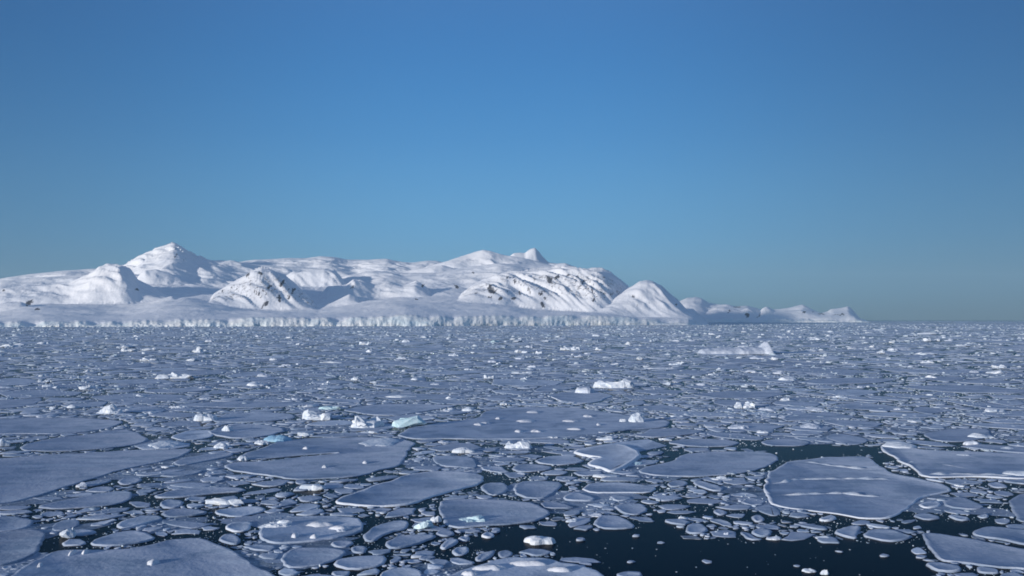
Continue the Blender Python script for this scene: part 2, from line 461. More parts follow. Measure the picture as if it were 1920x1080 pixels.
    jx = 5 * fbm(ppx / 7.0, ppy / 5.0, 3); jy = 4 * fbm(ppx / 6.0 + 40, ppy / 5.0, 3)
    for (rx, ry, hw, hh, tilt) in ROCKS:
        dx = (ppx + jx - rx) + tilt * (ppy - ry) * 0.6
        dy = (ppy + jy - ry)
        rock = np.maximum(rock, 0.66 * np.exp(-((dx / (hw * 0.85)) ** 2 + (dy / (hh * 0.85)) ** 2)))
    V = np.stack([Xw, Y, Z], -1)
    idx = np.arange(NX * NM).reshape(NX, NM)
    q = np.stack([idx[:-1, :-1], idx[1:, :-1], idx[1:, 1:], idx[:-1, 1:]], -1)
    wq = W[:-1, :-1]
    Vf = V.reshape(-1, 3); rf = rock.reshape(-1)
    for i in range(-1, len(layers)):
        f = q[wq == i]
        if len(f) == 0: continue
        nm, lab = (layers[i][7], layers[i][8]) if i >= 0 else ('snow_plateau', plab)
        u, inv = np.unique(f, return_inverse=True)
        n = len(f)
        me = mesh_np(nm, Vf[u], inv.ravel(), np.arange(n) * 4, np.full(n, 4), M_MTN, {'rock': rf[u]}, np.ones(n))
        link(nm, me, kind='structure', label=lab)
    NC = 2400
    cx = np.linspace(x0, xend, NC)
    cc = ip(cx, coast_pts)
    topz = np.interp(cx, px, wall)
    rows = 13
    VV = []
    wob = 8 * fbm(cx / 21.0, cx * 0 + seed, 3) + 0.4 * perlin(cx / 2.9, cx * 0 + 4) + 14 * perlin(cx / 40.0, cx * 0 + 9)
    dz = perlin(cx / 5.0, cx * 0 + 31)
    for k in range(rows):
        f = k / (rows - 1)
        yy = cc - 30 * scn + (f ** 1.5 * 28 * scn) + wob * .6 * scn * (1 - f) ** 0.6 + 3.5 * scn * (1 - f ** 3) * fbm(cx / 16.0, cx * 0 + f * 1.9 + seed, 4, .6)
        if k == rows - 1: yy = cc + 1
        zz = -1 + (topz + 1) * f ** 0.8
        if 0 < k < rows - 1: zz = zz + 1.6 * scn * perlin(cx / 7.0, cx * 0 + k * 2.7)
        VV.append(np.stack([yy * (cx - 960) / (F * CP), yy, zz], -1))
    V = np.stack(VV, 1)
    idx = np.arange(NC * rows).reshape(NC, rows)
    q = np.stack([idx[:-1, :-1], idx[1:, :-1], idx[1:, 1:], idx[:-1, 1:]], -1).reshape(-1, 4)
    n = len(q)
    me = mesh_np('ice_cliff', V.reshape(-1, 3), q.ravel(), np.arange(n) * 4, np.full(n, 4), M_CLIFF, None, np.ones(n))
    link('ice_cliff', me, kind='structure', label=cliff_label)
build_land(1180, 1660, 330, 200, 0.75, FAR_COAST, FAR_LIFT, FAR, 7000.0, 1632, 'thin snow shelf under the far headlands', 'low pale glacier edge under the far headlands', 3)
build_land(-480, 1345, 1000, 430, 1.75, MAIN_COAST, MAIN_LIFT, MAIN, 2700.0, 1330, 'gently sloping lavender snow plateau behind the ice cliff', 'long bright glacier front along the island shore', 0)

# ------------------------------------------------------------------ floes
def chaikin(p, k=1):
    for _ in range(k):
        q = np.roll(p, -1, 0)
        p = np.stack([p * 0.78 + q * 0.22, p * 0.22 + q * 0.78], 1).reshape(-1, 2)
    return p
def resample(p, step):
    out = []
    n = len(p)
    for i in range(n):
        a, b = p[i], p[(i + 1) % n]
        d = np.linalg.norm(b - a)
        k = max(1, int(d / step))
        for j in range(k):
            out.append(a + (b - a) * j / k)
    return np.array(out)
def normals2(p):
    d = np.roll(p, -1, 0) - np.roll(p, 1, 0)
    n = np.stack([-d[:, 1], d[:, 0]], -1)
    n /= np.maximum(np.linalg.norm(n, axis=1), 1e-6)[:, None]
    return n     # inward for counter-clockwise outlines
def area2(p):
    q = np.roll(p, -1, 0)
    return 0.5 * np.sum(p[:, 0] * q[:, 1] - q[:, 0] * p[:, 1])

def floe_mesh(p, h, rim, rw, tone, snow_rim=0.55, seed=0, top_noise=0.0):
    """p: outline (ccw) relative to the floe's origin"""
    n = len(p)
    nn = normals2(p)
    s = np.arange(n)
    rr = rim * (0.35 + 1.3 * np.clip(0.5 + perlin(s / 5.0 + seed, s * 0.0 + seed * 1.7), 0, 1))
    w = rw * (0.6 + 1.2 * np.clip(0.5 + perlin(s / 4.0 + seed * 2, s * 0.0 + 3), 0, 1))[:, None]
    r0 = np.c_[p - nn * 0.10 * (0.4 + h), np.full(n, -0.12)]
    r1 = np.c_[p, np.full(n, h * 0.8)]
    r2 = np.c_[p + nn * w * 0.35, h + rr]
    r3 = np.c_[p + nn * w, h + rr * 0.1]
    V = np.concatenate([r0, r1, r2, r3])
    j = (s + 1) % n
    loops = []; tot = []
    for k in range(3):
        q = np.stack([s + k * n, j + k * n, j + (k + 1) * n, s + (k + 1) * n], -1)
        loops.append(q.ravel()); tot += [4] * n
    loops.append(s + 3 * n); tot.append(n)
    loops = np.concatenate(loops)
    starts = np.concatenate([[0], np.cumsum(tot)[:-1]])
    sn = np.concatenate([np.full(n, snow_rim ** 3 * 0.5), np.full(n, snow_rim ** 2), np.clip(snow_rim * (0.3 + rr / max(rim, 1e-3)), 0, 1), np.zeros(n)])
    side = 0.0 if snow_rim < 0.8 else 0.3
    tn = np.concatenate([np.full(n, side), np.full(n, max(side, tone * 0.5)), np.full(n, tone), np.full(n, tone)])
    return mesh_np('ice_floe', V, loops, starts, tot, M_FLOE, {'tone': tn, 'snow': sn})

FLOES = [
 # label, outline in photo pixels, tone
 ('very large smooth grey-mauve sheet filling the lower left corner', [(-60,1110),(10,1085),(40,1065),(75,1046),(98,1034),(148,1030),(231,1031),(281,1022),(320,1011),(367,1008),(394,1013),(427,1028),(459,1045),(476,1060),(520,1079),(570,1105),(600,1180),(-200,1180)], .30),
 ('dark bluish floe at the left edge above the corner sheet', [(-40,1003),(0,998),(56,991),(88,997),(83,1012),(65,1038),(36,1052),(0,1060),(-50,1063)], .12),
 ('small rounded mauve floe cut by the left edge', [(-24,972),(30,967),(65,978),(53,988),(18,996),(-24,996)], .25),
 ('long blue-grey sheet tapering to a point from the left edge', [(-80,862),(0,860),(89,852),(166,849),(237,844),(362,841),(340,856),(281,869),(225,881),(178,895),(118,914),(74,927),(30,940),(-10,945),(-90,955)], .22),
 ('flat grey sheet just beyond the tapering blue-grey sheet', [(30,837),(90,822),(170,814),(235,803),(262,812),(278,825),(250,835),(180,841),(110,846),(50,845)], .2),
 ('wide dull sheet at the left edge, third strip from the corner', [(-60,787),(60,783),(150,783),(240,790),(200,803),(165,809),(100,813),(40,812),(-60,815)], .3),
 ('long thin arched grey floe like a lens', [(284,932),(314,920),(373,913),(444,914),(466,920),(385,926),(326,933)], .25),
 ('long wedge shaped mauve floe under the tapering sheet', [(65,950),(118,938),(207,921),(246,920),(250,932),(225,944),(166,950),(104,954)], .25),
 ('pale pinkish oblong floe between two narrow leads', [(213,985),(231,976),(261,967),(296,966),(307,972),(273,981),(237,991)], .62),
 ('flat oval mauve floe above the corner sheet', [(166,1020),(184,1009),(222,997),(252,994),(278,1000),(296,1009),(267,1016),(207,1024)], .45),
 ('small scalloped floe below the lens shaped floe', [(296,944),(314,936),(347,939),(341,950),(311,953)], .4),
 ('dull low floe touching the long white block', [(302,961),(326,953),(370,954),(390,961),(355,967),(314,970)], .15),
 ('crusty pale floe right under the long white block', [(397,961),(415,953),(480,948),(502,955),(480,962),(440,969)], .7),
 ('small frosted floe with a bright near edge, left of the mottled floe', [(421,988),(433,979),(472,978),(470,991),(444,997)], .6),
 ('little square grey floe off the corner sheet', [(409,1014),(415,1003),(441,1001),(453,1014),(438,1021)], .35),
 ('narrow grey strip floe off the tip of the tapering sheet', [(322,868),(340,859),(385,853),(438,847),(434,855),(385,864),(343,873)], .22),
 ('thin grey floe in the dark lead behind the wedge floe', [(296,891),(355,882),(385,880),(370,888),(326,894)], .25),
 ('small floe in the lead beside the tapering sheet', [(222,901),(232,896),(262,895),(270,899),(250,907),(228,908)], .3),
 ('wide smooth sheet split by a dark slot', [(450,852),(498,838),(524,825),(598,821),(687,820),(735,821),(770,827),(782,831),(766,843),(758,861),(750,873),(717,879),(681,890),(628,896),(539,898),(510,891),(462,887),(433,881),(420,874),(440,866),(500,864),(560,857),(636,850),(632,848),(560,853),(500,859),(444,862)], .33),
 ('smooth teardrop shaped floe with a clean white rim', [(631,938),(640,932),(687,917),(699,911),(732,902),(764,889),(806,885),(859,884),(901,889),(912,899),(895,908),(850,920),(806,932),(776,944),(732,950),(673,947),(634,944)], .38),
 ('small round floe against the tip of the teardrop floe', [(900,915),(911,906),(948,904),(954,914),(942,926),(918,929)], .35),
 ('rough grey floe carrying a turquoise lump', [(821,953),(827,938),(865,935),(960,938),(1004,944),(1034,961),(1020,973),(960,982),(910,984),(865,990),(838,985),(830,970)], .3),
 ('large mottled floe with a pink pile on its left end', [(480,1003),(498,985),(545,970),(604,967),(670,970),(684,982),(678,997),(613,1012),(539,1018),(495,1015)], .55),
 ('dull mauve floe below the large mottled floe', [(527,1044),(548,1028),(598,1025),(646,1030),(649,1038),(613,1056),(548,1065),(530,1056)], .3),
 ('pale floe at the bottom beside the dull mauve floe', [(622,1059),(634,1049),(673,1043),(717,1040),(729,1048),(717,1059),(658,1068)], .5),
 ('bent mauve floe like a boot right of the mottled floe', [(684,1000),(705,985),(747,975),(770,979),(764,991),(729,997),(699,1015),(681,1012)], .45),
 ('slanting lozenge shaped floe below the boot shaped floe', [(717,1018),(747,1006),(806,1001),(818,1006),(776,1021),(735,1030)], .35),
 ('small grey triangle of ice under the mottled floe', [(616,1018),(646,1013),(664,1016),(649,1026),(630,1026)], .25),
 ('small blocky floe between the mauve floe and the lozenge', [(655,1027),(670,1022),(687,1025),(684,1036),(664,1036)], .4),
 ('tiny pale round floe in the black water, left of the lone lump', [(847,1033),(856,1025),(880,1024),(880,1036),(859,1041)], .6),
 ('small pale floe above the tiny round one', [(824,1024),(844,1010),(862,1012),(856,1021),(830,1030)], .5),
 ('small oval floe below the turquoise lump', [(858,1010),(866,1006),(883,1006),(884,1012),(870,1014)], .5),
 ('small bright oval floe at the edge of the black water', [(900,1004),(906,998),(922,998),(925,1004),(914,1008)], .5),
 ('slender tilted grey floe just above the frosted bottom floe', [(889,1047),(901,1037),(930,1031),(924,1041),(895,1053)], .3),
 ('frosted floe cut by the bottom edge, smaller of two', [(711,1076),(735,1065),(776,1064),(791,1073),(792,1095),(713,1095)], .7),
 ('big frosted floe with a frayed far edge, cut by the bottom', [(820,1087),(865,1070),(895,1060),(920,1052),(960,1046),(1019,1046),(1050,1054),(1093,1061),(1126,1072),(1140,1090),(1140,1130),(800,1130)], .7),
 ('largest mid-distance sheet dotted with white patches', [(746,815),(765,803),(815,794),(871,788),(899,782),(912,769),(977,763),(1077,764),(1121,770),(1159,777),(1215,783),(1260,790),(1250,800),(1171,806),(1109,815),(1046,820),(968,823),(890,823),(828,822),(778,823),(759,819)], .45),
 ('rounded half moon floe beside the teardrop floe', [(963,920),(966,908),(984,902),(1028,902),(1058,905),(1040,923),(1019,935),(978,932)], .32),
 ('small fan shaped floe beyond the half moon floe', [(1052,932),(1078,922),(1118,934),(1108,939),(1064,938)], .42),
 ('long narrow floe with a bright upturned end', [(1090,914),(1108,905),(1167,904),(1212,910),(1233,914),(1215,923),(1167,923),(1108,924)], .42),
 ('half round grey floe on the shore of the black water', [(1147,950),(1167,944),(1209,944),(1215,956),(1197,964),(1176,964)], .33),
 ('mottled mauve floe at the edge of the black water', [(1111,979),(1123,966),(1156,965),(1179,975),(1194,988),(1161,990),(1126,990)], .42),
 ('small thick floe floating alone with a pale rim', [(1283,994),(1292,981),(1313,980),(1330,992),(1316,1000),(1292,999)], .5),
 ('wide grey floe just left of the floe with three ridges', [(1190,884),(1215,873),(1268,863),(1275,852),(1330,847),(1400,846),(1440,848),(1462,855),(1450,868),(1420,880),(1370,889),(1310,893),(1240,892)], .36),
 ('flat strip of grey ice beyond the narrow black lead', [(1244,829),(1286,822),(1345,823),(1390,828),(1375,836),(1301,837)], .32),
 ('rough floe between the tilted slab and the teardrop floe', [(1000,862),(1035,854),(1085,856),(1094,865),(1050,872),(1015,869)], .5),
 ('thin floe in front of the tilted slab', [(1070,884),(1125,881),(1130,889),(1090,892)], .35),
 ('small grey floe below the wide grey floe', [(1250,906),(1274,899),(1289,903),(1286,910),(1259,913)], .3),
 ('slanting floe between brash, below the wide grey floe', [(1298,903),(1316,901),(1357,914),(1345,921),(1310,912)], .4),
 ('small leaf shaped floe amid dark brash', [(1336,958),(1348,953),(1366,961),(1348,966)], .4),
 ('small dull floe amid brash below the ridged floe', [(1404,970),(1422,964),(1437,973),(1422,979)], .2),
 ('small pale oval floe on the upper rim of the black water', [(1408,998),(1422,991),(1449,994),(1446,1003),(1425,1006)], .65),
 ('slender floe touching the pale oval floe', [(1385,997),(1399,997),(1420,1007),(1431,1010),(1404,1011)], .45),
 ('low grey floe left of the tilted slab, near the teardrop', [(955,876),(985,869),(1035,873),(1030,881),(975,885)], .3),
 ('tiny floe at the bottom beside the frosted floe', [(1153,1077),(1170,1071),(1200,1072),(1205,1080),(1180,1085)], .4),
 ('large pan crossed by three thin white ridges', [(1434,908),(1440,887),(1458,876),(1479,865),(1517,861),(1559,857),(1594,856),(1624,856),(1641,865),(1650,876),(1686,892),(1721,897),(1766,908),(1784,916),(1775,923),(1736,930),(1719,935),(1707,950),(1683,964),(1659,972),(1618,972),(1582,964),(1523,957),(1470,950),(1443,942),(1434,926)], .36),
 ('large sheet with a raised pink corner at the right edge', [(1649,841),(1662,831),(1700,835),(1719,843),(1780,846),(1830,848),(1880,850),(1960,852),(2020,870),(2000,895),(1920,898),(1860,894),(1800,893),(1750,895),(1727,890),(1707,876),(1692,867),(1682,861)], .33),
 ('lozenge shaped floe in black water under the ridged pan', [(1615,1003),(1630,992),(1671,991),(1701,1003),(1715,1006),(1677,1015),(1647,1011)], .36),
 ('ragged floe overlapping the lozenge under the ridged pan', [(1564,997),(1588,986),(1614,986),(1612,998),(1606,1010),(1582,1004)], .45),
 ('long grey floe running into the lower right edge', [(1725,1001),(1745,999),(1825,1010),(1855,1018),(1920,1030),(1990,1042),(2010,1080),(1920,1066),(1860,1062),(1800,1054),(1765,1050),(1748,1038),(1738,1020)], .25),
 ('grey floe just behind the long floe in the lower right', [(1819,1000),(1834,991),(1864,986),(1920,994),(1990,1000),(1990,1028),(1920,1020),(1880,1011),(1840,1006)], .28),
 ('small oval floe below the long floe in the lower right', [(1733,1056),(1752,1053),(1796,1060),(1804,1068),(1781,1073),(1751,1068)], .28),
 ('small bright bluish floe off the point of the ridged pan', [(1719,944),(1760,939),(1764,948),(1735,953)], .55),
 ('dull triangular floe right of the ridged pan', [(1769,938),(1801,930),(1849,950),(1825,956),(1774,950)], .22),
 ('thin floe on the upper rim of the right-hand lead', [(1710,965),(1736,961),(1769,970),(1736,975)], .3),
 ('slim pale floe beside the right-hand lead', [(1775,967),(1784,964),(1822,972),(1796,975)], .5),
 ('very small pale floe at the tip of the right-hand lead', [(1828,965),(1855,961),(1852,968),(1838,970)], .55),
 ('blue-grey floe cut by the right edge', [(1896,950),(1890,937),(1920,924),(1990,920),(1990,985),(1920,978),(1902,970)], .15),
 ('small floe between the right edge and the pink-cornered sheet', [(1849,906),(1870,902),(1893,913),(1864,914)], .4),
 ('narrow strip floe on the far shore of the black lead', [(1425,830),(1440,824),(1500,823),(1524,830),(1500,835),(1440,835)], .32),
 ('blue-grey sheet beyond the pink-cornered sheet', [(1730,813),(1790,803),(1850,803),(1862,819),(1800,828),(1745,825)], .25),
 ('small floe with a bright edge, right of the lone floating floe', [(1532,974),(1556,965),(1572,970),(1550,977)], .55),
 ('oval sheet far out under the round dome', [(1490,716),(1540,709),(1620,708),(1690,711),(1640,718),(1540,720)], .35),
 ('round floe with a bright curled near rim', [(1025,741),(1060,735),(1110,733),(1150,741),(1125,752),(1080,757),(1045,750)], .4),
 ('flat sheet behind the pink-white block', [(640,768),(700,758),(780,757),(860,760),(800,770),(740,779),(690,777)], .4),
 ('pale blue floe left of the slotted sheet', [(320,818),(350,806),(400,806),(402,818),(370,824),(335,825)], .75),
 ('low mauve floe left of the blue lump', [(390,806),(440,795),(500,797),(540,806),(500,818),(440,822),(400,816)], .38),
]
OPEN_WATER = [
 [(880,1010),(960,990),(1040,985),(1110,995),(1200,992),(1225,962),(1262,965),(1285,1008),(1370,1012),(1400,1020),(1500,1006),(1560,1018),(1700,1022),(1735,1050),(1760,1085),(1740,1130),(1150,1130),(1100,1052),(1000,1034),(930,1042)],
 [(1610,982),(1700,978),(1900,982),(1905,990),(1815,992),(1800,1004),(1730,997),(1700,992)],
 [(1345,838),(1420,838),(1530,834),(1640,838),(1650,848),(1685,864),(1650,868),(1625,853),(1500,860),(1470,862),(1462,850),(1400,843)],
 [(1255,853),(1290,849),(1265,860),(1230,868)],
]

# occupancy raster in log-polar ground coordinates (keeps shapes, finer near the viewer)
CELL = 0.0021
TH0, TH1 = -0.80, 0.80
L0, L1 = math.log(44.0), math.log(15000.0)
NT = int((TH1 - TH0) / CELL); NL = int((L1 - L0) / CELL)
occ = np.zeros((NT, NL), bool)
def to_lp(x, y):
    return np.arctan2(x, y), 0.5 * np.log(x * x + y * y)
def in_poly(px_, py_, poly):
    inside = np.zeros(px_.shape, bool)
    n = len(poly)
    for i in range(n):
        x0, y0 = poly[i]; x1, y1 = poly[(i + 1) % n]
        c = ((y0 > py_) != (y1 > py_)) & (px_ < (x1 - x0) * (py_ - y0) / (y1 - y0 + 1e-12) + x0)
        inside ^= c
    return inside
def stamp_lp(poly, grow=0.0, test=False, target=None):
    """poly in cell coordinates"""
    t = occ if target is None else target
    x0 = int(max(0, math.floor(poly[:, 0].min() - grow))); x1 = int(min(NT - 1, math.ceil(poly[:, 0].max() + grow)))
    y0 = int(max(0, math.floor(poly[:, 1].min() - grow))); y1 = int(min(NL - 1, math.ceil(poly[:, 1].max() + grow)))
    if x1 <= x0 or y1 <= y0: return False
    gx, gy = np.meshgrid(np.arange(x0, x1 + 1) + 0.5, np.arange(y0, y1 + 1) + 0.5, indexing='ij')
    m = in_poly(gx, gy, poly)
    if test:
        if (t[x0:x1 + 1, y0:y1 + 1] & m).any(): return False
    t[x0:x1 + 1, y0:y1 + 1] |= m
    return True
def world_to_cells(p):
    th, L = to_lp(p[:, 0], p[:, 1])
    return np.stack([(th - TH0) / CELL, (L - L0) / CELL], -1)

def grow_poly(c, g):
    return c - normals2(c) * g if area2(c) > 0 else c + normals2(c) * g

floe_info = []      # (object, pixel x, pixel y, label or None)
rid = 0
for lab, pts, tone in FLOES:
    w = np.array([ground(x, y, 0.1) for x, y in pts])
    if area2(w) < 0: w = w[::-1]
    w = resample(w, 0.03 * np.linalg.norm(w.mean(0)))
    w = chaikin(w, 1)
    dist = np.linalg.norm(w.mean(0))
    step = 0.006 * dist
    w = resample(w, step)
    nn = normals2(w)
    s = np.arange(len(w))
    frayed = 'fray' in lab or 'ragged' in lab
    amp = dist * (0.0038 if not frayed else 0.007)
    w = w - nn * (amp * (1.0 * perlin(s / 6.0 + rid * 3.1, s * 0 + rid) + 0.7 * perlin(s / 2.3 + rid, s * 0.0 + 5 + rid)))[:, None]
    c = w.mean(0)
    cells = world_to_cells(w)
    stamp_lp(grow_poly(cells, 1.2))
    h = 0.06 + 0.06 * random.random()
    ridged_pan = 'three thin' in lab or 'pink corner' in lab or 'teardrop shaped' in lab
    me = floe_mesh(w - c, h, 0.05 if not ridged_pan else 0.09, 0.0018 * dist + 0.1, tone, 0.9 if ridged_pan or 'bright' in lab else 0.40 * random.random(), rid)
    o = link('ice_floe', me, None, (c[0], c[1], 0), label=lab, category='ice floe', group='ice floes packed across the bay')
    floe_info.append((o, lab))
    o['h_top'] = h
    rid += 1
traced = {lab: o for o, lab in floe_info}

water_mask = np.zeros_like(occ)
for poly in OPEN_WATER:
    w = np.array([ground(x, y) for x, y in poly])
    stamp_lp(world_to_cells(w), target=water_mask)

# random floes, biggest first
rand = []   # (cell polygon, centre, radius, tone)
Lc = L0 + (np.arange(NL) + 0.5) * CELL
def corners(k, ang0, el):
    a = np.sort((np.arange(k) + rng.uniform(-0.33, 0.33, k)) * 2 * math.pi / k)
    r = rng.uniform(0.60, 1.22, k)
    p = np.stack([np.cos(a) * r * el, np.sin(a) * r / el], -1)
    ca, sa = math.cos(ang0), math.sin(ang0)
    return p @ np.array([[ca, sa], [-sa, ca]])
CLASSES = [(26, 700, 0), (18, 2500, 0), (12.5, 9000, 0), (9, 16000, 0), (6.4, 30000, 0), (4.6, 42000, 0), (3.3, 60000, 0), (2.4, 80000, 0), (1.7, 90000, 1)]
for rad, att, near in CLASSES:
    cx = rng.uniform(0, NT, att); 
    # fewer attempts in the far rows where single floes are no longer resolved
    u = rng.uniform(0, 1, att)
    cy = (u ** (1.35 if rad < 5 else 1.1)) * NL
    if near: cy = rng.uniform(0, (math.log(230) - L0) / CELL, att)
    r_m = np.exp(L0 + cy * CELL)
    big_near = (rad > 12) & (r_m < 110)
    fld = perlin(cx / 70.0, cy / 45.0)
    keep = ~occ[np.clip(cx.astype(int), 0, NT - 1), np.clip(cy.astype(int), 0, NL - 1)]
    keep &= ~big_near
    keep &= ~((rad > 8) & (r_m > 260) & (rng.uniform(0, 1, att) < 0.6))
    # belts of brash where no larger floe lies
    keep &= ~((rad > 8) & (fld > 0.12))
    ww = water_mask[np.clip(cx.astype(int), 0, NT - 1), np.clip(cy.astype(int), 0, NL - 1)]
    keep &= ~(ww & ((rng.uniform(0, 1, att) > 0.006) | (rad > 4)))
    # near brash thins out so dark water shows
    thin = (r_m < 150) & (rad < 6) & ((rng.uniform(0, 1, att) > 0.5) | (perlin(cx / 45.0 + 50, cy / 30.0) > 0.02))
    keep &= ~thin
    for i in np.nonzero(keep)[0]:
        k = int(rng.integers(6, 10)) if rad > 3 else int(rng.integers(5, 8))
        rr = rad * rng.uniform(0.85, 1.25)
        c = corners(k, rng.uniform(0, math.pi), rng.uniform(1.0, 1.45)) * rr + np.array([cx[i], cy[i]])
        if stamp_lp(c, test=True):
            if area2(c) < 0: c = c[::-1]
            rand.append((c, rr, cx[i], cy[i]))
print('random floes', len(rand), 'cover', occ.mean())

def cells_to_world(c):
    th = TH0 + c[:, 0] * CELL; r = np.exp(L0 + c[:, 1] * CELL)
    return np.stack([r * np.sin(th), r * np.cos(th)], -1)

# rank by how large they show
ent = []
for (c, rr, cx, cy) in rand:
    th = TH0 + cx * CELL; r = math.exp(L0 + cy * CELL)
    x, y = r * math.sin(th), r * math.cos(th)
    qx, qy = pixel(x, y, 0.1)
    infr = 0 < qx < 1920 and qy < 1080
    ent.append(((rr * rr) * CAM_H / r if infr else 0, qx, qy, r))
order = sorted(range(len(rand)), key=lambda i: -ent[i][0])
N_IND = 300 - len(FLOES)
ind = set(order[:N_IND])

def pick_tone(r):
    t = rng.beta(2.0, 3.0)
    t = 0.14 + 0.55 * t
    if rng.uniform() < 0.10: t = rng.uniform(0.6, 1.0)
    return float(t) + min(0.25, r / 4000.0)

gen_floes = []
SV = []; SL = []; SS = []; STT = []; ST = []; SN = []; voff = 0; loff = 0
for i, (c, rr, cx, cy) in enumerate(rand):
    r = ent[i][3]
    shrink = 1 - min(0.10, 0.35 / rr)
    c = (c - c.mean(0)) * shrink + c.mean(0)
    if r < 200 and rr > 3.5:
        if rng.uniform() < .25: c = chaikin(c, 1)
        elif i not in ind:
            c = resample(c, 2.0); c = c + rng.normal(0, .28, c.shape)
    w = cells_to_world(c)
    if area2(w) < 0: w = w[::-1]
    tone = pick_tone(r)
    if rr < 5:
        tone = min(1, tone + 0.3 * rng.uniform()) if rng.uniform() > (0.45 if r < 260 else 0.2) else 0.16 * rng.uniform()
    if i in ind:
        m = w.mean(0)
        w = resample(w, r * 0.008)
        nn = normals2(w); s = np.arange(len(w))
        w = w - nn * (r * 0.0012 * perlin(s / 3.0 + i, s * 0.0 + i * 0.37))[:, None]
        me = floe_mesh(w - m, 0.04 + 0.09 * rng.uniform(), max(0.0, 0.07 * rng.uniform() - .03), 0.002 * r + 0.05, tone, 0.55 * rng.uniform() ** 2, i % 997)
        o = link('ice_floe', me, None, (m[0], m[1], 0), category='ice floe', group='ice floes packed across the bay')
        gen_floes.append((o, ent[i][1], ent[i][2], tone, w.max(0) - w.min(0), r))
        continue
    n = len(w)
    h = (0.03 + 0.11 * rng.uniform() ** 2) * (0.4 if tone < 0.16 else 1) * (1.0 if r < 300 else min(2.2, (r / 300.0) ** 0.5))
    m = w.mean(0)
    sides = (w - m) * 1.03 + m
    ins = (w - m) * (0.86 if rr < 6 else 0.92) + m
    rm = max(0, 0.06 * rng.uniform() - 0.025)
    V = np.concatenate([np.c_[sides, np.full(n, -0.1)], np.c_[w, np.full(n, h * 0.8) + rng.uniform(0, 0.05, n)], np.c_[ins, np.full(n, h + rm)]])
    s = np.arange(n); j = (s + 1) % n
    q0 = np.stack([s, j, j + n, s + n], -1).ravel() + voff
    q1 = np.stack([s + n, j + n, j + 2 * n, s + 2 * n], -1).ravel() + voff
    SV.append(V); SL += [q0, q1, s + 2 * n + voff]
    tt = np.array([4] * (2 * n) + [n])
    st = np.concatenate([[0], np.cumsum(tt)[:-1]]) + loff
    STT.append(tt); SS.append(st)
    loff += int(tt.sum()); voff += 3 * n
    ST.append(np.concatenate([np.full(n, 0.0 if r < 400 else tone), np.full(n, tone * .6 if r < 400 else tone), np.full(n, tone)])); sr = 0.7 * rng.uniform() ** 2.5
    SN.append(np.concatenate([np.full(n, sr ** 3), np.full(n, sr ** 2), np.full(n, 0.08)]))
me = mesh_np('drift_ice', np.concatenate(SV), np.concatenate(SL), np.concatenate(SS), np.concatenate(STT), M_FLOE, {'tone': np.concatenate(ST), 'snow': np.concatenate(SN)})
link('drift_ice', me, kind='stuff', label='countless smaller drifting floes covering the bay out to the horizon')

# thin grease ice and slush skin between the floes
GV = []; GL = []; GT = []; GTN = []; go = 0
for k in range(1500):
    cx = rng.uniform(0, NT); cy = rng.uniform(0, (math.log(420) - L0) / CELL)
    if water_mask[min(NT - 1, int(cx)), int(cy)]: continue
    if float(perlin(cx / 60.0 + 9, cy / 60.0)) < 0.10: continue
    n = 26; a = np.arange(n) * 2 * math.pi / n
    R_ = rng.uniform(4, 20)
    rr = R_ * (1 + 0.9 * perlin(np.cos(a) * 1.9 + k * .7, np.sin(a) * 1.9 + k) + 0.4 * perlin(np.cos(a) * 5 + k, np.sin(a) * 5))
    c = np.stack([cx + np.cos(a) * rr * rng.uniform(1, 1.6), cy + np.sin(a) * rr], -1)
    ci = np.clip(c.astype(int), 0, [NT - 1, NL - 1])
    if water_mask[ci[:, 0], ci[:, 1]].any(): continue
    w = cells_to_world(c)
    if area2(w) < 0: w = w[::-1]
    z = 0.006 + 0.000012 * k
    GV.append(np.c_[w, np.full(n, z)]); GL.append(np.arange(n) + go); go += n; GT.append(n)
    GTN.append(np.full(n, rng.uniform(0.0, 0.14)))
GT = np.array(GT)
me = mesh_np('grease_ice', np.concatenate(GV), np.concatenate(GL), np.concatenate([[0], np.cumsum(GT)[:-1]]), GT, M_FLOE, {'tone': np.concatenate(GTN), 'snow': np.zeros(go)})
link('grease_ice', me, kind='stuff', label='thin dark grease ice and slush skin between the floes')

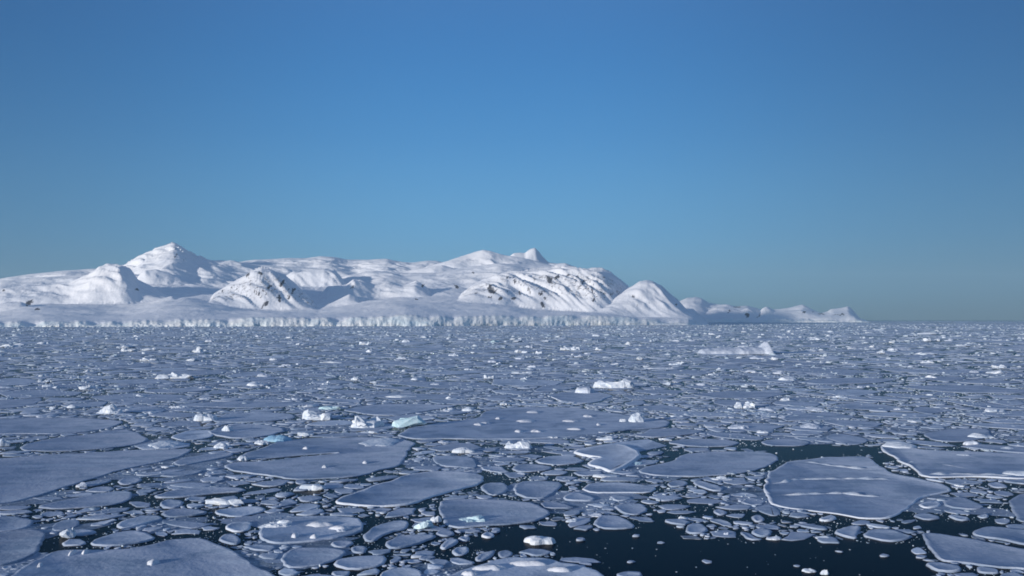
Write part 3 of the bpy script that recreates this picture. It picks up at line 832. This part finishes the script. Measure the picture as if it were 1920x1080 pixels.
# ------------------------------------------------------------------ ice lumps
def lump_mesh(w, d, h, seed, mat, style='mound', name='ice_chunk'):
    r_ = random.Random(seed)
    bm = bmesh.new()
    if style == 'mound':
        NR, NSG = 9, 30
        peaks = [(r_.uniform(-.55, .55), r_.uniform(-.5, .5), r_.uniform(.25, .5), r_.uniform(.5, 1)) for _ in range(r_.randint(2, 4))]
        rings = []
        for i in range(NR + 1):
            f = i / NR
            ring = []
            for j in range(NSG):
                a = 2 * math.pi * j / NSG
                irr = 1 + 0.22 * float(perlin(math.cos(a) * 1.6 + seed * .37, math.sin(a) * 1.6 + seed * .11)) * 2 + 0.08 * r_.uniform(-1, 1) * (i > 3)
                x = math.cos(a) * (1 - f) * irr; y = math.sin(a) * (1 - f) * irr
                pk = max(p[3] * math.exp(-((x - p[0]) ** 2 + (y - p[1]) ** 2) / (2 * p[2] ** 2)) for p in peaks)
                edge = min(1, (f / 0.18)) ** 0.7
                z = edge * (0.34 + 0.66 * pk) * h + 0.10 * h * float(perlin(x * 5 + seed, y * 5 + seed * 2)) * edge
                ring.append(bm.verts.new((x * w / 2, y * d / 2, z - 0.12 * (i == 0))))
            rings.append(ring)
            if i == NR: break
        for i in range(NR):
            for j in range(NSG):
                k = (j + 1) % NSG
                bm.faces.new((rings[i][j], rings[i][k], rings[i + 1][k], rings[i + 1][j]))
        bmesh.ops.remove_doubles(bm, verts=rings[-1], dist=max(w, d))
    else:
        pts = []
        blocks = {'block': 2, 'rubble': 7, 'slab': 1}[style]
        for b in range(blocks):
            bx = 0 if blocks == 1 else r_.uniform(-.36, .36) * w; by = 0 if blocks == 1 else r_.uniform(-.32, .32) * d
            if b == 0: bx, by = 0, 0
            big = b == 0
            sw = w * (1 if big else r_.uniform(.35, .65)); sdp = d * (1 if big else r_.uniform(.4, .7)); sh = h * ((.5 if style == 'rubble' else 1) if big else r_.uniform(.3, .85) if b > 1 else 1)
            vs = []
            tx, ty = r_.uniform(-.25, .25), r_.uniform(-.15, .15)
            for q in range(22):
                a = r_.uniform(0, 2 * math.pi)
                lev = r_.choice([0, .25, .5, .75, 1])
                rr = (1.0 if lev < .3 else r_.uniform(.75, .95) if lev < .8 else r_.uniform(.2, .75)) * r_.uniform(.85, 1.05)
                X = math.cos(a) * rr * sw / 2; Y = math.sin(a) * rr * sdp / 2
                Z = lev * sh * (1 + tx * math.cos(a) + ty * math.sin(a)) * r_.uniform(.85, 1.0)
                vs.append(bm.verts.new((bx + X, by + Y, Z - (.15 if lev == 0 else 0))))
            res = bmesh.ops.convex_hull(bm, input=vs)
            junk = [e for e in res['geom_interior'] + res['geom_unused'] if isinstance(e, bmesh.types.BMVert)]
            bmesh.ops.delete(bm, geom=[v for v in set(junk) if v.is_valid], context='VERTS')
        bmesh.ops.subdivide_edges(bm, edges=bm.edges[:], cuts=2, use_grid_fill=True)
        for v in bm.verts:
            if v.co.z > 0:
                k = 0.07 * min(w, d, h * 2)
                v.co += Vector((float(perlin(v.co.x / w * 9 + seed, v.co.z / h * 4)), float(perlin(v.co.y / d * 9, v.co.x / w * 7 + seed)), float(perlin(v.co.x / w * 8, v.co.y / d * 8 + seed)))) * k
    me = bpy.data.meshes.new(name)
    bm.to_mesh(me); bm.free()
    me.materials.append(mat)
    return me

CHUNKS = [  # label, centre x, base y, width px, height px, depth/width, material, style, name
 ('largest block, pinkish white with a broken top, beside the turquoise block', 688, 803, 76, 30, .6, M_WHITE, 'rubble'),
 ('flat-topped turquoise block beside the largest pinkish white block', 765, 802, 80, 19, .5, M_TURQ, 'block'),
 ('vivid blue lump behind the slotted sheet', 522, 829, 52, 15, .8, M_BLUE, 'mound'),
 ('small cream lump against the vivid blue lump', 491, 834, 26, 11, .7, M_WHITE, 'mound'),
 ('white curled fragment right of the vivid blue lump', 575, 818, 34, 10, .5, M_WHITE, 'rubble'),
 ('heap of white rubble left of the largest block', 596, 788, 60, 22, .6, M_WHITE, 'rubble'),
 ('dark-based white bits below the largest block', 692, 813, 36, 6, .5, M_WHITE, 'rubble'),
 ('flat white snow mound lying on the slotted sheet', 713, 839, 74, 13, 1.6, M_WHITE, 'mound'),
 ('white rubble cluster near the left edge in dark water', 207, 777, 52, 20, .6, M_WHITE, 'rubble'),
 ('small rounded white lump left of the rubble cluster', 138, 766, 22, 8, .7, M_WHITE, 'mound'),
 ('broad low white ridge of rubble far out left of centre', 328, 710, 62, 13, .5, M_WHITE, 'rubble'),
 ('small white pyramid at the end of the dotted sheet', 1193, 793, 34, 19, .8, M_WHITE, 'block'),
 ('little white lump left of the small pyramid', 1168, 792, 15, 8, .8, M_WHITE, 'mound'),
 ('ragged white pile beyond the curled-rim floe', 1150, 728, 72, 20, .5, M_WHITE, 'rubble'),
 ('pale hump on the far side of the curled-rim floe', 1098, 738, 44, 14, .8, M_PALE, 'mound'),
 ('tall white lump below the dotted sheet', 968, 842, 52, 19, .8, M_WHITE, 'rubble'),
 ('low white lump left of the tall one, below the dotted sheet', 868, 850, 44, 13, .6, M_WHITE, 'mound'),
 ('peaked pale lump in the left middle field', 384, 790, 44, 17, .7, M_WHITE, 'mound'),
 ('small white cube-like lump left of the vivid blue lump', 427, 810, 22, 13, .8, M_WHITE, 'block'),
 ('bright white knob in front of the low mauve floe', 418, 841, 30, 11, .8, M_WHITE, 'mound'),
 ('long low white slab under the pale blue floe', 311, 841, 62, 11, 1.2, M_WHITE, 'mound'),
 ('bright cone of ice on the slotted sheet\'s left end', 456, 864, 22, 12, .9, M_WHITE, 'mound'),
 ('lone white lump in the black water', 1013, 1022, 65, 17, .75, M_WHITE, 'mound'),
 ('long pinkish white block above the crusty floe', 418, 948, 72, 13, .4, M_WHITE, 'block'),
 ('pinkish white slab between slotted sheet and teardrop floe', 585, 920, 56, 12, .5, M_WHITE, 'block'),
 ('pointed pink lump at the corner sheet\'s far edge', 127, 1010, 28, 18, .8, M_WHITE, 'block'),
 ('snowball-like white lump above the boot shaped floe', 817, 980, 22, 14, .9, M_WHITE, 'mound'),
 ('bluish white wedge beside the snowball-like lump', 793, 995, 40, 18, .7, M_TURQ, 'block'),
 ('pink pile of slabs on the mottled floe', 515, 992, 62, 16, .6, M_WHITE, 'rubble'),
 ('turquoise lump frozen on the rough grey floe', 888, 981, 56, 15, .8, M_TURQ, 'rubble'),
 ('pink snow hump on the corner of the right-hand sheet', 1686, 842, 60, 12, .9, M_WHITE, 'mound'),
 ('pinkish snow hump cut by the right edge', 1912, 894, 56, 11, .9, M_WHITE, 'mound'),
 ('white pyramid on a floe far left of centre', 483, 724, 36, 9, .8, M_WHITE, 'mound'),
 ('smooth white lump beyond the oval sheet', 1476, 714, 36, 7, .8, M_WHITE, 'mound'),
 ('pale smooth lump above the black lead\'s left end', 1384, 805, 40, 9, .9, M_PALE, 'mound'),
 ('pale smooth lump above the black lead\'s middle', 1520, 804, 38, 10, .9, M_PALE, 'mound'),
 ('low white lump between the two pale smooth lumps', 1432, 813, 26, 6, .8, M_WHITE, 'mound'),
 ('bright loaf of ice in front of the tilted slab', 1137, 896, 52, 8, .6, M_WHITE, 'mound'),
 ('thin white slab resting over the pink lump', 1137, 813, 36, 4, .6, M_WHITE, 'slab'),
 ('pink lump under the thin white slab', 1134, 826, 36, 9, .6, M_WHITE, 'mound'),
 ('ragged bluish rubble heap in the right middle field', 1398, 766, 42, 16, .6, M_WHITE, 'rubble'),
 ('low white bank far out left of centre', 755, 746, 66, 5, .4, M_WHITE, 'slab'),
 ('long thin white bank far out right of centre', 1238, 692, 66, 3, .3, M_WHITE, 'slab'),
 ('thin white bank near the horizon at the right', 1736, 627, 42, 4, .4, M_WHITE, 'slab'),
 ('flat white bank far out left, below the wedge hill', 622, 681, 40, 4, .4, M_WHITE, 'slab'),
 ('white double lump far out below the twin crags', 980, 701, 40, 6, .5, M_WHITE, 'rubble'),
 ('small heap far out below the twin crags', 918, 710, 22, 8, .6, M_WHITE, 'rubble'),
 ('small bright lump near the shore left of centre', 762, 642, 16, 6, .6, M_WHITE, 'mound'),
 ('white rubble far left below the pointed summit', 240, 659, 26, 7, .5, M_WHITE, 'rubble'),
 ('pale rubble right of the far left rubble', 280, 657, 24, 6, .5, M_WHITE, 'rubble'),
 ('curled white fragment far left below the grey bench', 370, 661, 22, 12, .5, M_WHITE, 'rubble'),
 ('turquoise-white ridge beyond the flat sheet', 880, 772, 30, 10, .6, M_WHITE, 'mound'),
 ('dirty white lump at the left edge by the tapering sheet', 5, 837, 22, 14, .8, M_WHITE, 'mound'),
 ('small square pink lump at the edge of the mottled field', 640, 1000, 20, 8, .7, M_PALE, 'mound'),
 ('round grey growler left of the lead behind the wedge floe', 153, 914, 20, 11, .8, M_PALE, 'mound'),
 ('bluish lump above the rough grey floe', 1118, 970, 26, 7, .8, M_PALE, 'mound'),
 ('small white wedge in brash above the black water', 1072, 980, 24, 8, .7, M_WHITE, 'mound'),
 ('small white wedge in brash, right of the half round floe', 1283, 975, 22, 6, .7, M_WHITE, 'mound'),
 ('pale ridge amid brash left of the ridged pan', 1355, 902, 44, 9, .6, M_WHITE, 'rubble'),
 ('white hump on the sheet at the right behind the pink hump', 1840, 822, 42, 9, .8, M_WHITE, 'mound'),
 ('low white lump on the pink-cornered sheet', 1806, 856, 24, 5, .9, M_WHITE, 'mound'),
 ('dark-sided lump beyond the pink-cornered sheet', 1822, 835, 30, 8, .7, M_PALE, 'mound'),
 ('low pale block at the tip of the ridged pan', 1888, 844, 24, 6, .7, M_WHITE, 'mound'),
 ('white fragment in the lower black water', 1518, 1074, 26, 7, .6, M_WHITE, 'mound'),
 ('pointed white fragment beside the one in the lower black water', 1546, 1078, 18, 9, .6, M_WHITE, 'block'),
 ('lone pale fragment under the lone floating floe', 1362, 1004, 10, 6, .7, M_PALE, 'mound'),
 ('flat pale fragment above the lower black water', 1545, 1012, 34, 7, .6, M_WHITE, 'mound'),
 ('low fragment left of the ragged floe', 1450, 1013, 30, 8, .7, M_PALE, 'mound'),
]
chunk_info = []
for k, (lab, x, yb, wpx, hpx, dr, mat, style) in enumerate(CHUNKS):
    gx, gy = ground(x, yb, 0.0)
    dd = math.hypot(gx, gy)
    w = wpx * dd / F; d = w * dr
    h = max(0.2, hpx * dd / F * (0.8 if style == 'rubble' else .9) - 0.3 * d * CAM_H / dd)
    cx_, cy_ = gx * (1 + d / 2 / dd), gy * (1 + d / 2 / dd)
    me = lump_mesh(w, d, h, 100 + k, mat, style)
    if me.polygons and style == 'mound' and False: pass
    o = link('ice_chunk', me, None, (cx_, cy_, 0.0), label=lab, category='ice chunk', group='ice chunks among the floes')
    chunk_info.append(o)

# the tilted slab with upturned edges
def tilted_slab():
    pts = [(1070,842),(1126,832),(1167,829),(1206,847),(1188,861),(1167,873),(1144,879),(1128,872),(1099,866),(1112,858),(1130,853),(1100,850)]
    w = np.array([ground(x, y, 0.5) for x, y in pts])
    if area2(w) < 0: w = w[::-1]
    w = resample(chaikin(w, 1), 0.8)
    c = w.mean(0); p = w - c
    nn = normals2(p); n = len(p); s = np.arange(n)
    TL = lambda q: 0.22 + 0.008 * q[:, 0] + 0.003 * q[:, 1]
    tilt = TL(p)
    edge = 0.18 * (np.clip(0.5 + perlin(s / 5.0 + 3, s * 0.0), 0, 1))
    r0 = np.c_[p - nn * .1, np.full(n, -.1)]
    r1 = np.c_[p, tilt + edge]
    r2 = np.c_[p + nn * .35, TL(p + nn * .35) + edge * .7]
    r3 = np.c_[p + nn * .8, TL(p + nn * .8) - .03]
    V = np.concatenate([r0, r1, r2, r3]); j = (s + 1) % n
    loops = [np.stack([s + k * n, j + k * n, j + (k + 1) * n, s + (k + 1) * n], -1).ravel() for k in range(3)] + [s + 3 * n]
    tot = [4] * (3 * n) + [n]
    sn = np.concatenate([np.full(n, .8), np.full(n, 1), np.full(n, .8), np.full(n, .25)])
    me = mesh_np('ice_slab', V, np.concatenate(loops), np.concatenate([[0], np.cumsum(tot)[:-1]]), tot, M_FLOE, {'tone': np.full(len(V), .6), 'snow': sn})
    link('ice_slab', me, None, (c[0], c[1], 0), label='tilted angular slab with bright upturned edges', category='ice slab')
    stamp_lp(world_to_cells(w))
tilted_slab()

# snow ridges and patches that belong to their floes
def ridge_part(parent, pts, wd, hh, seed):
    z0 = parent['h_top']
    w = np.array([ground(x, y, z0) for x, y in pts]) - np.array([parent.location.x, parent.location.y])
    out = []
    for i in range(len(w) - 1):
        k = max(2, int(np.linalg.norm(w[i + 1] - w[i]) / 0.35))
        for j in range(k): out.append(w[i] + (w[i + 1] - w[i]) * j / k)
    out.append(w[-1]); p = np.array(out); n = len(p); s = np.arange(n)
    t = np.gradient(p, axis=0); t /= np.linalg.norm(t, axis=1)[:, None]
    nn = np.stack([-t[:, 1], t[:, 0]], -1)
    p = p + nn * (0.5 * perlin(s / 7.0 + seed, s * 0.0 + seed))[:, None]
    env = np.clip(np.minimum(s, n - 1 - s) / 5.0, 0.1, 1) * np.clip(0.65 + 1.6 * perlin(s / 4.0 + seed * 3, s * 0.0 + 2), 0.08, 1.3)
    V = np.concatenate([np.c_[p - nn * (wd * env)[:, None], np.full(n, z0 - .03)], np.c_[p, z0 + hh * env], np.c_[p + nn * (wd * env)[:, None], np.full(n, z0 - .03)]])
    q = np.concatenate([np.stack([s[:-1] + k * n, s[1:] + k * n, s[1:] + (k + 1) * n, s[:-1] + (k + 1) * n], -1) for k in (0, 1)])
    me = mesh_np('snow_ridge', V, q.ravel(), np.arange(len(q)) * 4, np.full(len(q), 4), M_WHITE)
    link('snow_ridge', me, parent)
pan = traced['large pan crossed by three thin white ridges']
ridge_part(pan, [(1508, 866), (1560, 873), (1600, 878), (1645, 881)], .38, .22, 1)
ridge_part(pan, [(1446, 907), (1500, 899), (1560, 898), (1620, 898), (1684, 900)], .38, .22, 2)
ridge_part(pan, [(1455, 928), (1510, 927), (1580, 925), (1620, 930), (1667, 932)], .38, .24, 3)
sheet = traced['large sheet with a raised pink corner at the right edge']
ridge_part(sheet, [(1692, 868), (1728, 865)], .4, .2, 4)
ridge_part(sheet, [(1760, 870), (1785, 874), (1815, 879)], .3, .15, 5)
ridge_part(sheet, [(1730, 890), (1790, 889), (1850, 890), (1915, 893)], .4, .2, 6)

def patch_part(parent, x, y, wpx, dpx, seed):
    z0 = parent['h_top']
    gx, gy = ground(x, y, z0)
    dd = math.hypot(gx, gy)
    w = wpx * dd / F; d = dpx * dd * dd / (F * CAM_H)
    a = np.linspace(0, 2 * math.pi, 18, endpoint=False)
    r = 1 + 0.35 * perlin(np.cos(a) * 1.5 + seed, np.sin(a) * 1.5 + seed * .7) * 2
    p = np.stack([np.cos(a) * r * w / 2, np.sin(a) * r * d / 2], -1)
    n = 18; s = np.arange(n); j = (s + 1) % n
    o_ = np.array([gx - parent.location.x, gy - parent.location.y])
    V = np.concatenate([np.c_[p + o_, np.full(n, z0 - .03)], np.c_[p * .8 + o_, np.full(n, z0 + .14)], np.c_[p * .4 + o_, z0 + .2 + .1 * rng.uniform(0, 1, n)]])
    loops = [np.stack([s + k * n, j + k * n, j + (k + 1) * n, s + (k + 1) * n], -1).ravel() for k in range(2)] + [s + 2 * n]
    tot = [4] * (2 * n) + [n]
    me = mesh_np('snow_patch', V, np.concatenate(loops), np.concatenate([[0], np.cumsum(tot)[:-1]]), tot, M_SNOWCAP)
    link('snow_patch', me, parent)
dot = traced['largest mid-distance sheet dotted with white patches']
for k, (x, y, a, b) in enumerate([(1001, 773, 26, 4), (985, 790, 38, 4), (1103, 781, 20, 3), (1070, 790, 30, 2.5), (1078, 805, 28, 2.5), (1005, 809, 22, 3.5), (972, 809, 16, 4), (898, 796, 16, 4), (910, 794, 18, 2.5), (935, 785, 12, 2.5), (1122, 797, 10, 2)]):
    patch_part(dot, x, y, a, b, k * 3.7)
cs = traced['very large smooth grey-mauve sheet filling the lower left corner']
for k, (x, y, a, b) in enumerate([(136, 1039, 8, 6), (160, 1037, 8, 5), (288, 1056, 20, 8), (75, 1062, 6, 3)]):
    patch_part(cs, x, y, a, b, 50 + k)
for nm, lst in (('wide smooth sheet split by a dark slot', [(574, 841, 12, 3), (609, 876, 10, 3), (686, 868, 12, 3)]),
                ('large mottled floe with a pink pile on its left end', [(600, 985, 50, 6), (640, 992, 40, 5), (553, 1006, 12, 5), (590, 1008, 14, 4)]),
                ('big frosted floe with a frayed far edge, cut by the bottom', [(920, 1066, 60, 8), (990, 1058, 70, 7), (1050, 1070, 50, 6), (880, 1078, 30, 5)])):
    for k, (x, y, a, b) in enumerate(lst):
        patch_part(traced[nm], x, y, a, b, 80 + k * 2.3 + len(nm))

# the low horned iceberg
def horned_berg():
    gx, gy = ground(1388, 664)
    dd = math.hypot(gx, gy)
    k = dd / F
    NXB, NYB = 60, 14
    V = []; W2 = 66 * k
    for i in range(NXB):
        u = i / (NXB - 1)
        for j in range(NYB):
            v = j / (NYB - 1)
            x = (u - .5) * 2 * W2; y = v * 20
            prof = np.interp(u, [0, .03, .10, .3, .6, .84, .90, .95, .985, 1], [0, 8, 11, 13, 14, 15, 24, 31, 12, 0]) * k
            e = math.sin(math.pi * min(1, max(0, v))) ** 0.35 if 0 < v < 1 else 0
            taper = 1 if u < .84 else 0.9
            z = prof * e * (0.55 + 0.45 * v) * taper * (1 + 0.25 * float(perlin(u * 14, v * 5)) + .1 * float(perlin(u * 40, v * 12)))
            yo = 2.5 * float(perlin(u * 6, 3.3)) + 0.6 * float(perlin(u * 30, 1.3))
            lean = 0.25 * max(0, z - 20 * k)
            V.append((x + lean, y + yo, z - (.3 if e == 0 else 0)))
    q = []
    for i in range(NXB - 1):
        for j in range(NYB - 1):
            q.append((i * NYB + j, (i + 1) * NYB + j, (i + 1) * NYB + j + 1, i * NYB + j + 1))
    q = np.array(q)
    me = mesh_np('iceberg', np.array(V), q.ravel(), np.arange(len(q)) * 4, np.full(len(q), 4), M_PALE)
    link('iceberg', me, None, (gx, gy, 0), label='low pale blue iceberg with an upturned horn at one end', category='iceberg')
horned_berg()

# generated lumps over the field: the most visible as things, the rest as one brash mass
cand = []
NB = 60000
for i in range(NB):
    th = rng.uniform(TH0, TH1)
    L = L0 + (L1 - L0) * (rng.uniform() ** 1.15) * 0.80
    r = math.exp(L)
    x, y = r * math.sin(th), r * math.cos(th)
    ci, cj = min(NT - 1, int((th - TH0) / CELL)), min(NL - 1, int((L - L0) / CELL))
    if water_mask[ci, cj] and rng.uniform() > 0.03: continue
    if (r < 90 and rng.uniform() < 0.93) or (r < 170 and rng.uniform() < .75): continue
    cl = float(perlin(th * 14 + 5, L * 9))
    if cl < 0.05 and rng.uniform() < 0.8: continue
    qx, qy = pixel(x, y, 0)
    # keep the smooth sheets clean
    bad = False
    for lab_ in ():
        pass
    ang = min(0.011, 0.0016 * (1 + rng.pareto(2.2)))
    w = ang * r * 2 * rng.uniform(.7, 1.3)
    w = min(w, 16)
    h = w * rng.uniform(.05, .16)
    h = max(h, 0.15)
    if r > 200: w *= rng.uniform(.30, .85)
    cand.append([w * h / r / r * (0 < qx < 1920 and qy < 1080), x, y, w, h, r, qx, qy])
# no lumps on top of the clean traced sheets
polys = [(np.array(p), lab) for lab, p, t in FLOES]
def on_clean(qx, qy):
    for p, lab in polys:
        if p[:, 0].min() < qx < p[:, 0].max() and p[:, 1].min() < qy < p[:, 1].max():
            if in_poly(np.array([qx]), np.array([qy]), p)[0]: return True
    return False
cand = [c for c in cand if not on_clean(c[6], c[7])]
cand.sort(key=lambda c: -c[0])
N_CH = 140
gen_chunks = []
protos = [lump_mesh(2, 1.4, 1, 500 + k, M_WHITE if k % 3 else M_PALE, ('mound', 'block', 'rubble')[k % 3]) for k in range(18)]
protos_t = lump_mesh(2, 1.4, 1, 620, M_TURQ, 'block')
for k, c in enumerate(cand[:N_CH]):
    me = protos[k % 18] if k % 47 else protos_t
    o = link('ice_chunk', me, None, (c[1], c[2], 0.0), category='ice chunk', group='ice chunks among the floes')
    s_ = c[3] / 2
    o.scale = (s_, s_, c[4])
    o.rotation_euler = (0, 0, random.uniform(0, 6.28))
    gen_chunks.append((o, c[6], c[7], c[3], c[4], c[5], 'blue-green' if not k % 47 else ('greyish' if (k % 18) % 3 == 0 else 'white')))
# brash mass
V = []; Lp = []; St = []; Tt = []; BT = []; vo = 0; lo = 0
def add_lump(x, y, w, h, tone):
    global vo, lo
    n = int(rng.integers(5, 8))
    BT.append(np.full(2 * n, tone))
    a = np.sort(rng.uniform(0, 2 * math.pi / n * 0.7, n) + np.arange(n) * 2 * math.pi / n)
    e = rng.uniform(.5, 1.0); ro = rng.uniform(0, math.pi)
    px_ = np.cos(a) * w / 2; py_ = np.sin(a) * w / 2 * e
    X = px_ * math.cos(ro) - py_ * math.sin(ro); Yv = px_ * math.sin(ro) + py_ * math.cos(ro)
    k2 = rng.uniform(.45, .85, n)
    ox, oy = rng.uniform(-.12, .12, 2) * w
    V.append(np.concatenate([np.c_[X + x, Yv + y, np.full(n, -.1)], np.c_[X * k2 + x + ox, Yv * k2 + y + oy, h * rng.uniform(.45, 1, n)]]))
    s = np.arange(n); j = (s + 1) % n
    Lp.append(np.stack([s, j, j + n, s + n], -1).ravel() + vo); Lp.append(s + n + vo)
    tt = np.array([4] * n + [n]); Tt.append(tt); St.append(np.concatenate([[0], np.cumsum(tt)[:-1]]) + lo)
    lo += int(tt.sum()); vo += 2 * n
for c in cand[N_CH:]:
    add_lump(c[1], c[2], c[3], c[4], min(1, .35 + .65 * rng.uniform()) if rng.uniform() < .7 else .2)
# fine crumbs in the near leads
for i in range(80000):
    th = rng.uniform(TH0, TH1); L = rng.uniform(L0, math.log(330))
    ci, cj = min(NT - 1, int((th - TH0) / CELL)), min(NL - 1, int((L - L0) / CELL))
    if occ[ci, cj] or (water_mask[ci, cj] and rng.uniform() > 0.03): continue
    if float(perlin(th * 22, L * 22)) < -0.12 and rng.uniform() < .7: continue
    r = math.exp(L); w = r * 0.0030 * rng.uniform(.3, 1.0) ** 1.5
    add_lump(r * math.sin(th), r * math.cos(th), w, min(.3, w * rng.uniform(.1, .4)), .7 * rng.uniform() ** 1.3)
me = mesh_np('brash_ice', np.concatenate(V), np.concatenate(Lp), np.concatenate(St), np.concatenate(Tt), M_BRASH, {'tone': np.concatenate(BT)})
link('brash_ice', me, kind='stuff', label='crumbs and small broken lumps of brash ice in the leads')

# ------------------------------------------------------------------ thin polar haze over the bay
bm = bmesh.new()
bmesh.ops.create_cube(bm, size=2.0)
for v in bm.verts:
    v.co.x *= 16000; v.co.y = -500 if v.co.y < 0 else 17000; v.co.z = -6 if v.co.z < 0 else 900
hm = bpy.data.meshes.new('haze'); bm.to_mesh(hm); bm.free()
M_HAZE = bpy.data.materials.new('haze_air'); M_HAZE.use_nodes = True
hn = M_HAZE.node_tree; hn.nodes.clear()
ho = hn.nodes.new('ShaderNodeOutputMaterial'); hv = hn.nodes.new('ShaderNodeVolumePrincipled')
hv.inputs['Color'].default_value = (0.60, 0.86, 1.0, 1)
hv.inputs['Density'].default_value = 3.6e-5
hv.inputs['Anisotropy'].default_value = 0.0
hn.links.new(hv.outputs[0], ho.inputs['Volume'])
hm.materials.append(M_HAZE)
link('haze', hm, kind='stuff', label='thin bluish haze over the whole bay')

# ------------------------------------------------------------------ labels for the generated floes and lumps
MARKS = [(1600, 912, 'the pan with three ridges'), (770, 917, 'the teardrop floe'), (600, 860, 'the slotted sheet'), (1010, 793, 'the white-dotted sheet'),
 (765, 795, 'the turquoise block'), (250, 1040, 'the corner sheet'), (120, 895, 'the tapering blue-grey sheet'), (1350, 1040, 'the black water'),
 (1145, 853, 'the tilted slab'), (920, 960, 'the floe with the turquoise lump'), (1530, 846, 'the narrow black lead'), (1000, 1070, 'the big frosted floe'),
 (1390, 648, 'the horned iceberg'), (1800, 872, 'the pink-cornered sheet'), (1850, 1040, 'the long lower right floe'), (1150, 720, 'the ragged white pile'),
 (1193, 786, 'the small white pyramid'), (207, 770, 'the white rubble cluster'), (590, 992, 'the mottled floe'), (330, 704, 'the broad low rubble ridge'),
 (330, 622, 'the shore under the sharp summit'), (980, 618, 'the cliff under the twin crags'), (1210, 612, 'the shore under the white dome'), (500, 620, 'the shore under the wedge hill'),
 (1410, 604, 'the far black rock'), (1780, 606, 'the empty horizon'), (1560, 714, 'the far oval sheet'), (1088, 745, 'the curled-rim floe'), (522, 822, 'the vivid blue lump'), (1330, 868, 'the wide grey floe')]
ORD = ['first', 'second', 'third', 'fourth', 'fifth', 'sixth', 'seventh', 'eighth', 'ninth', 'tenth', 'eleventh', 'twelfth', 'thirteenth', 'fourteenth', 'fifteenth', 'sixteenth', 'seventeenth', 'eighteenth', 'nineteenth', 'twentieth']
def describe(items, noun, look):
    cells = {}
    for it in items:
        qx, qy = it[1], it[2]
        best = min(range(len(MARKS)), key=lambda m: math.hypot(MARKS[m][0] - qx, 2.2 * (MARKS[m][1] - qy)))
        dx, dy = qx - MARKS[best][0], 2.2 * (qy - MARKS[best][1])
        if abs(dx) > abs(dy): dr = 'left of' if dx < 0 else 'right of'
        else: dr = 'beyond' if dy < 0 else 'in front of'
        cells.setdefault((best, dr), []).append((math.hypot(dx, dy), it))
    for (b, dr), lst in cells.items():
        lst.sort(key=lambda q: q[0])
        for k, (_, it) in enumerate(lst):
            o_ = ORD[k] if k < len(ORD) else ('number %d' % (k + 1))
            it[0]['label'] = f"{look(it)} {noun}, {o_} {dr} {MARKS[b][2]}"
def floe_look(it):
    w = it[4][0]; t = it[3]
    return ('small' if w < it[5] * .022 else 'medium' if w < it[5] * .045 else 'wide') + ' ' + ('dull grey' if t < .28 else 'blue-grey' if t < .5 else 'pale')
def chunk_look(it):
    return ('low ' if it[4] / it[3] < .2 else 'upright ') + it[6]
describe(gen_floes, 'floe', floe_look)
describe(gen_chunks, 'ice lump', chunk_look)
for o in list(col.objects):
    if 'h_top' in o: del o['h_top']
print('objects', len(col.objects))
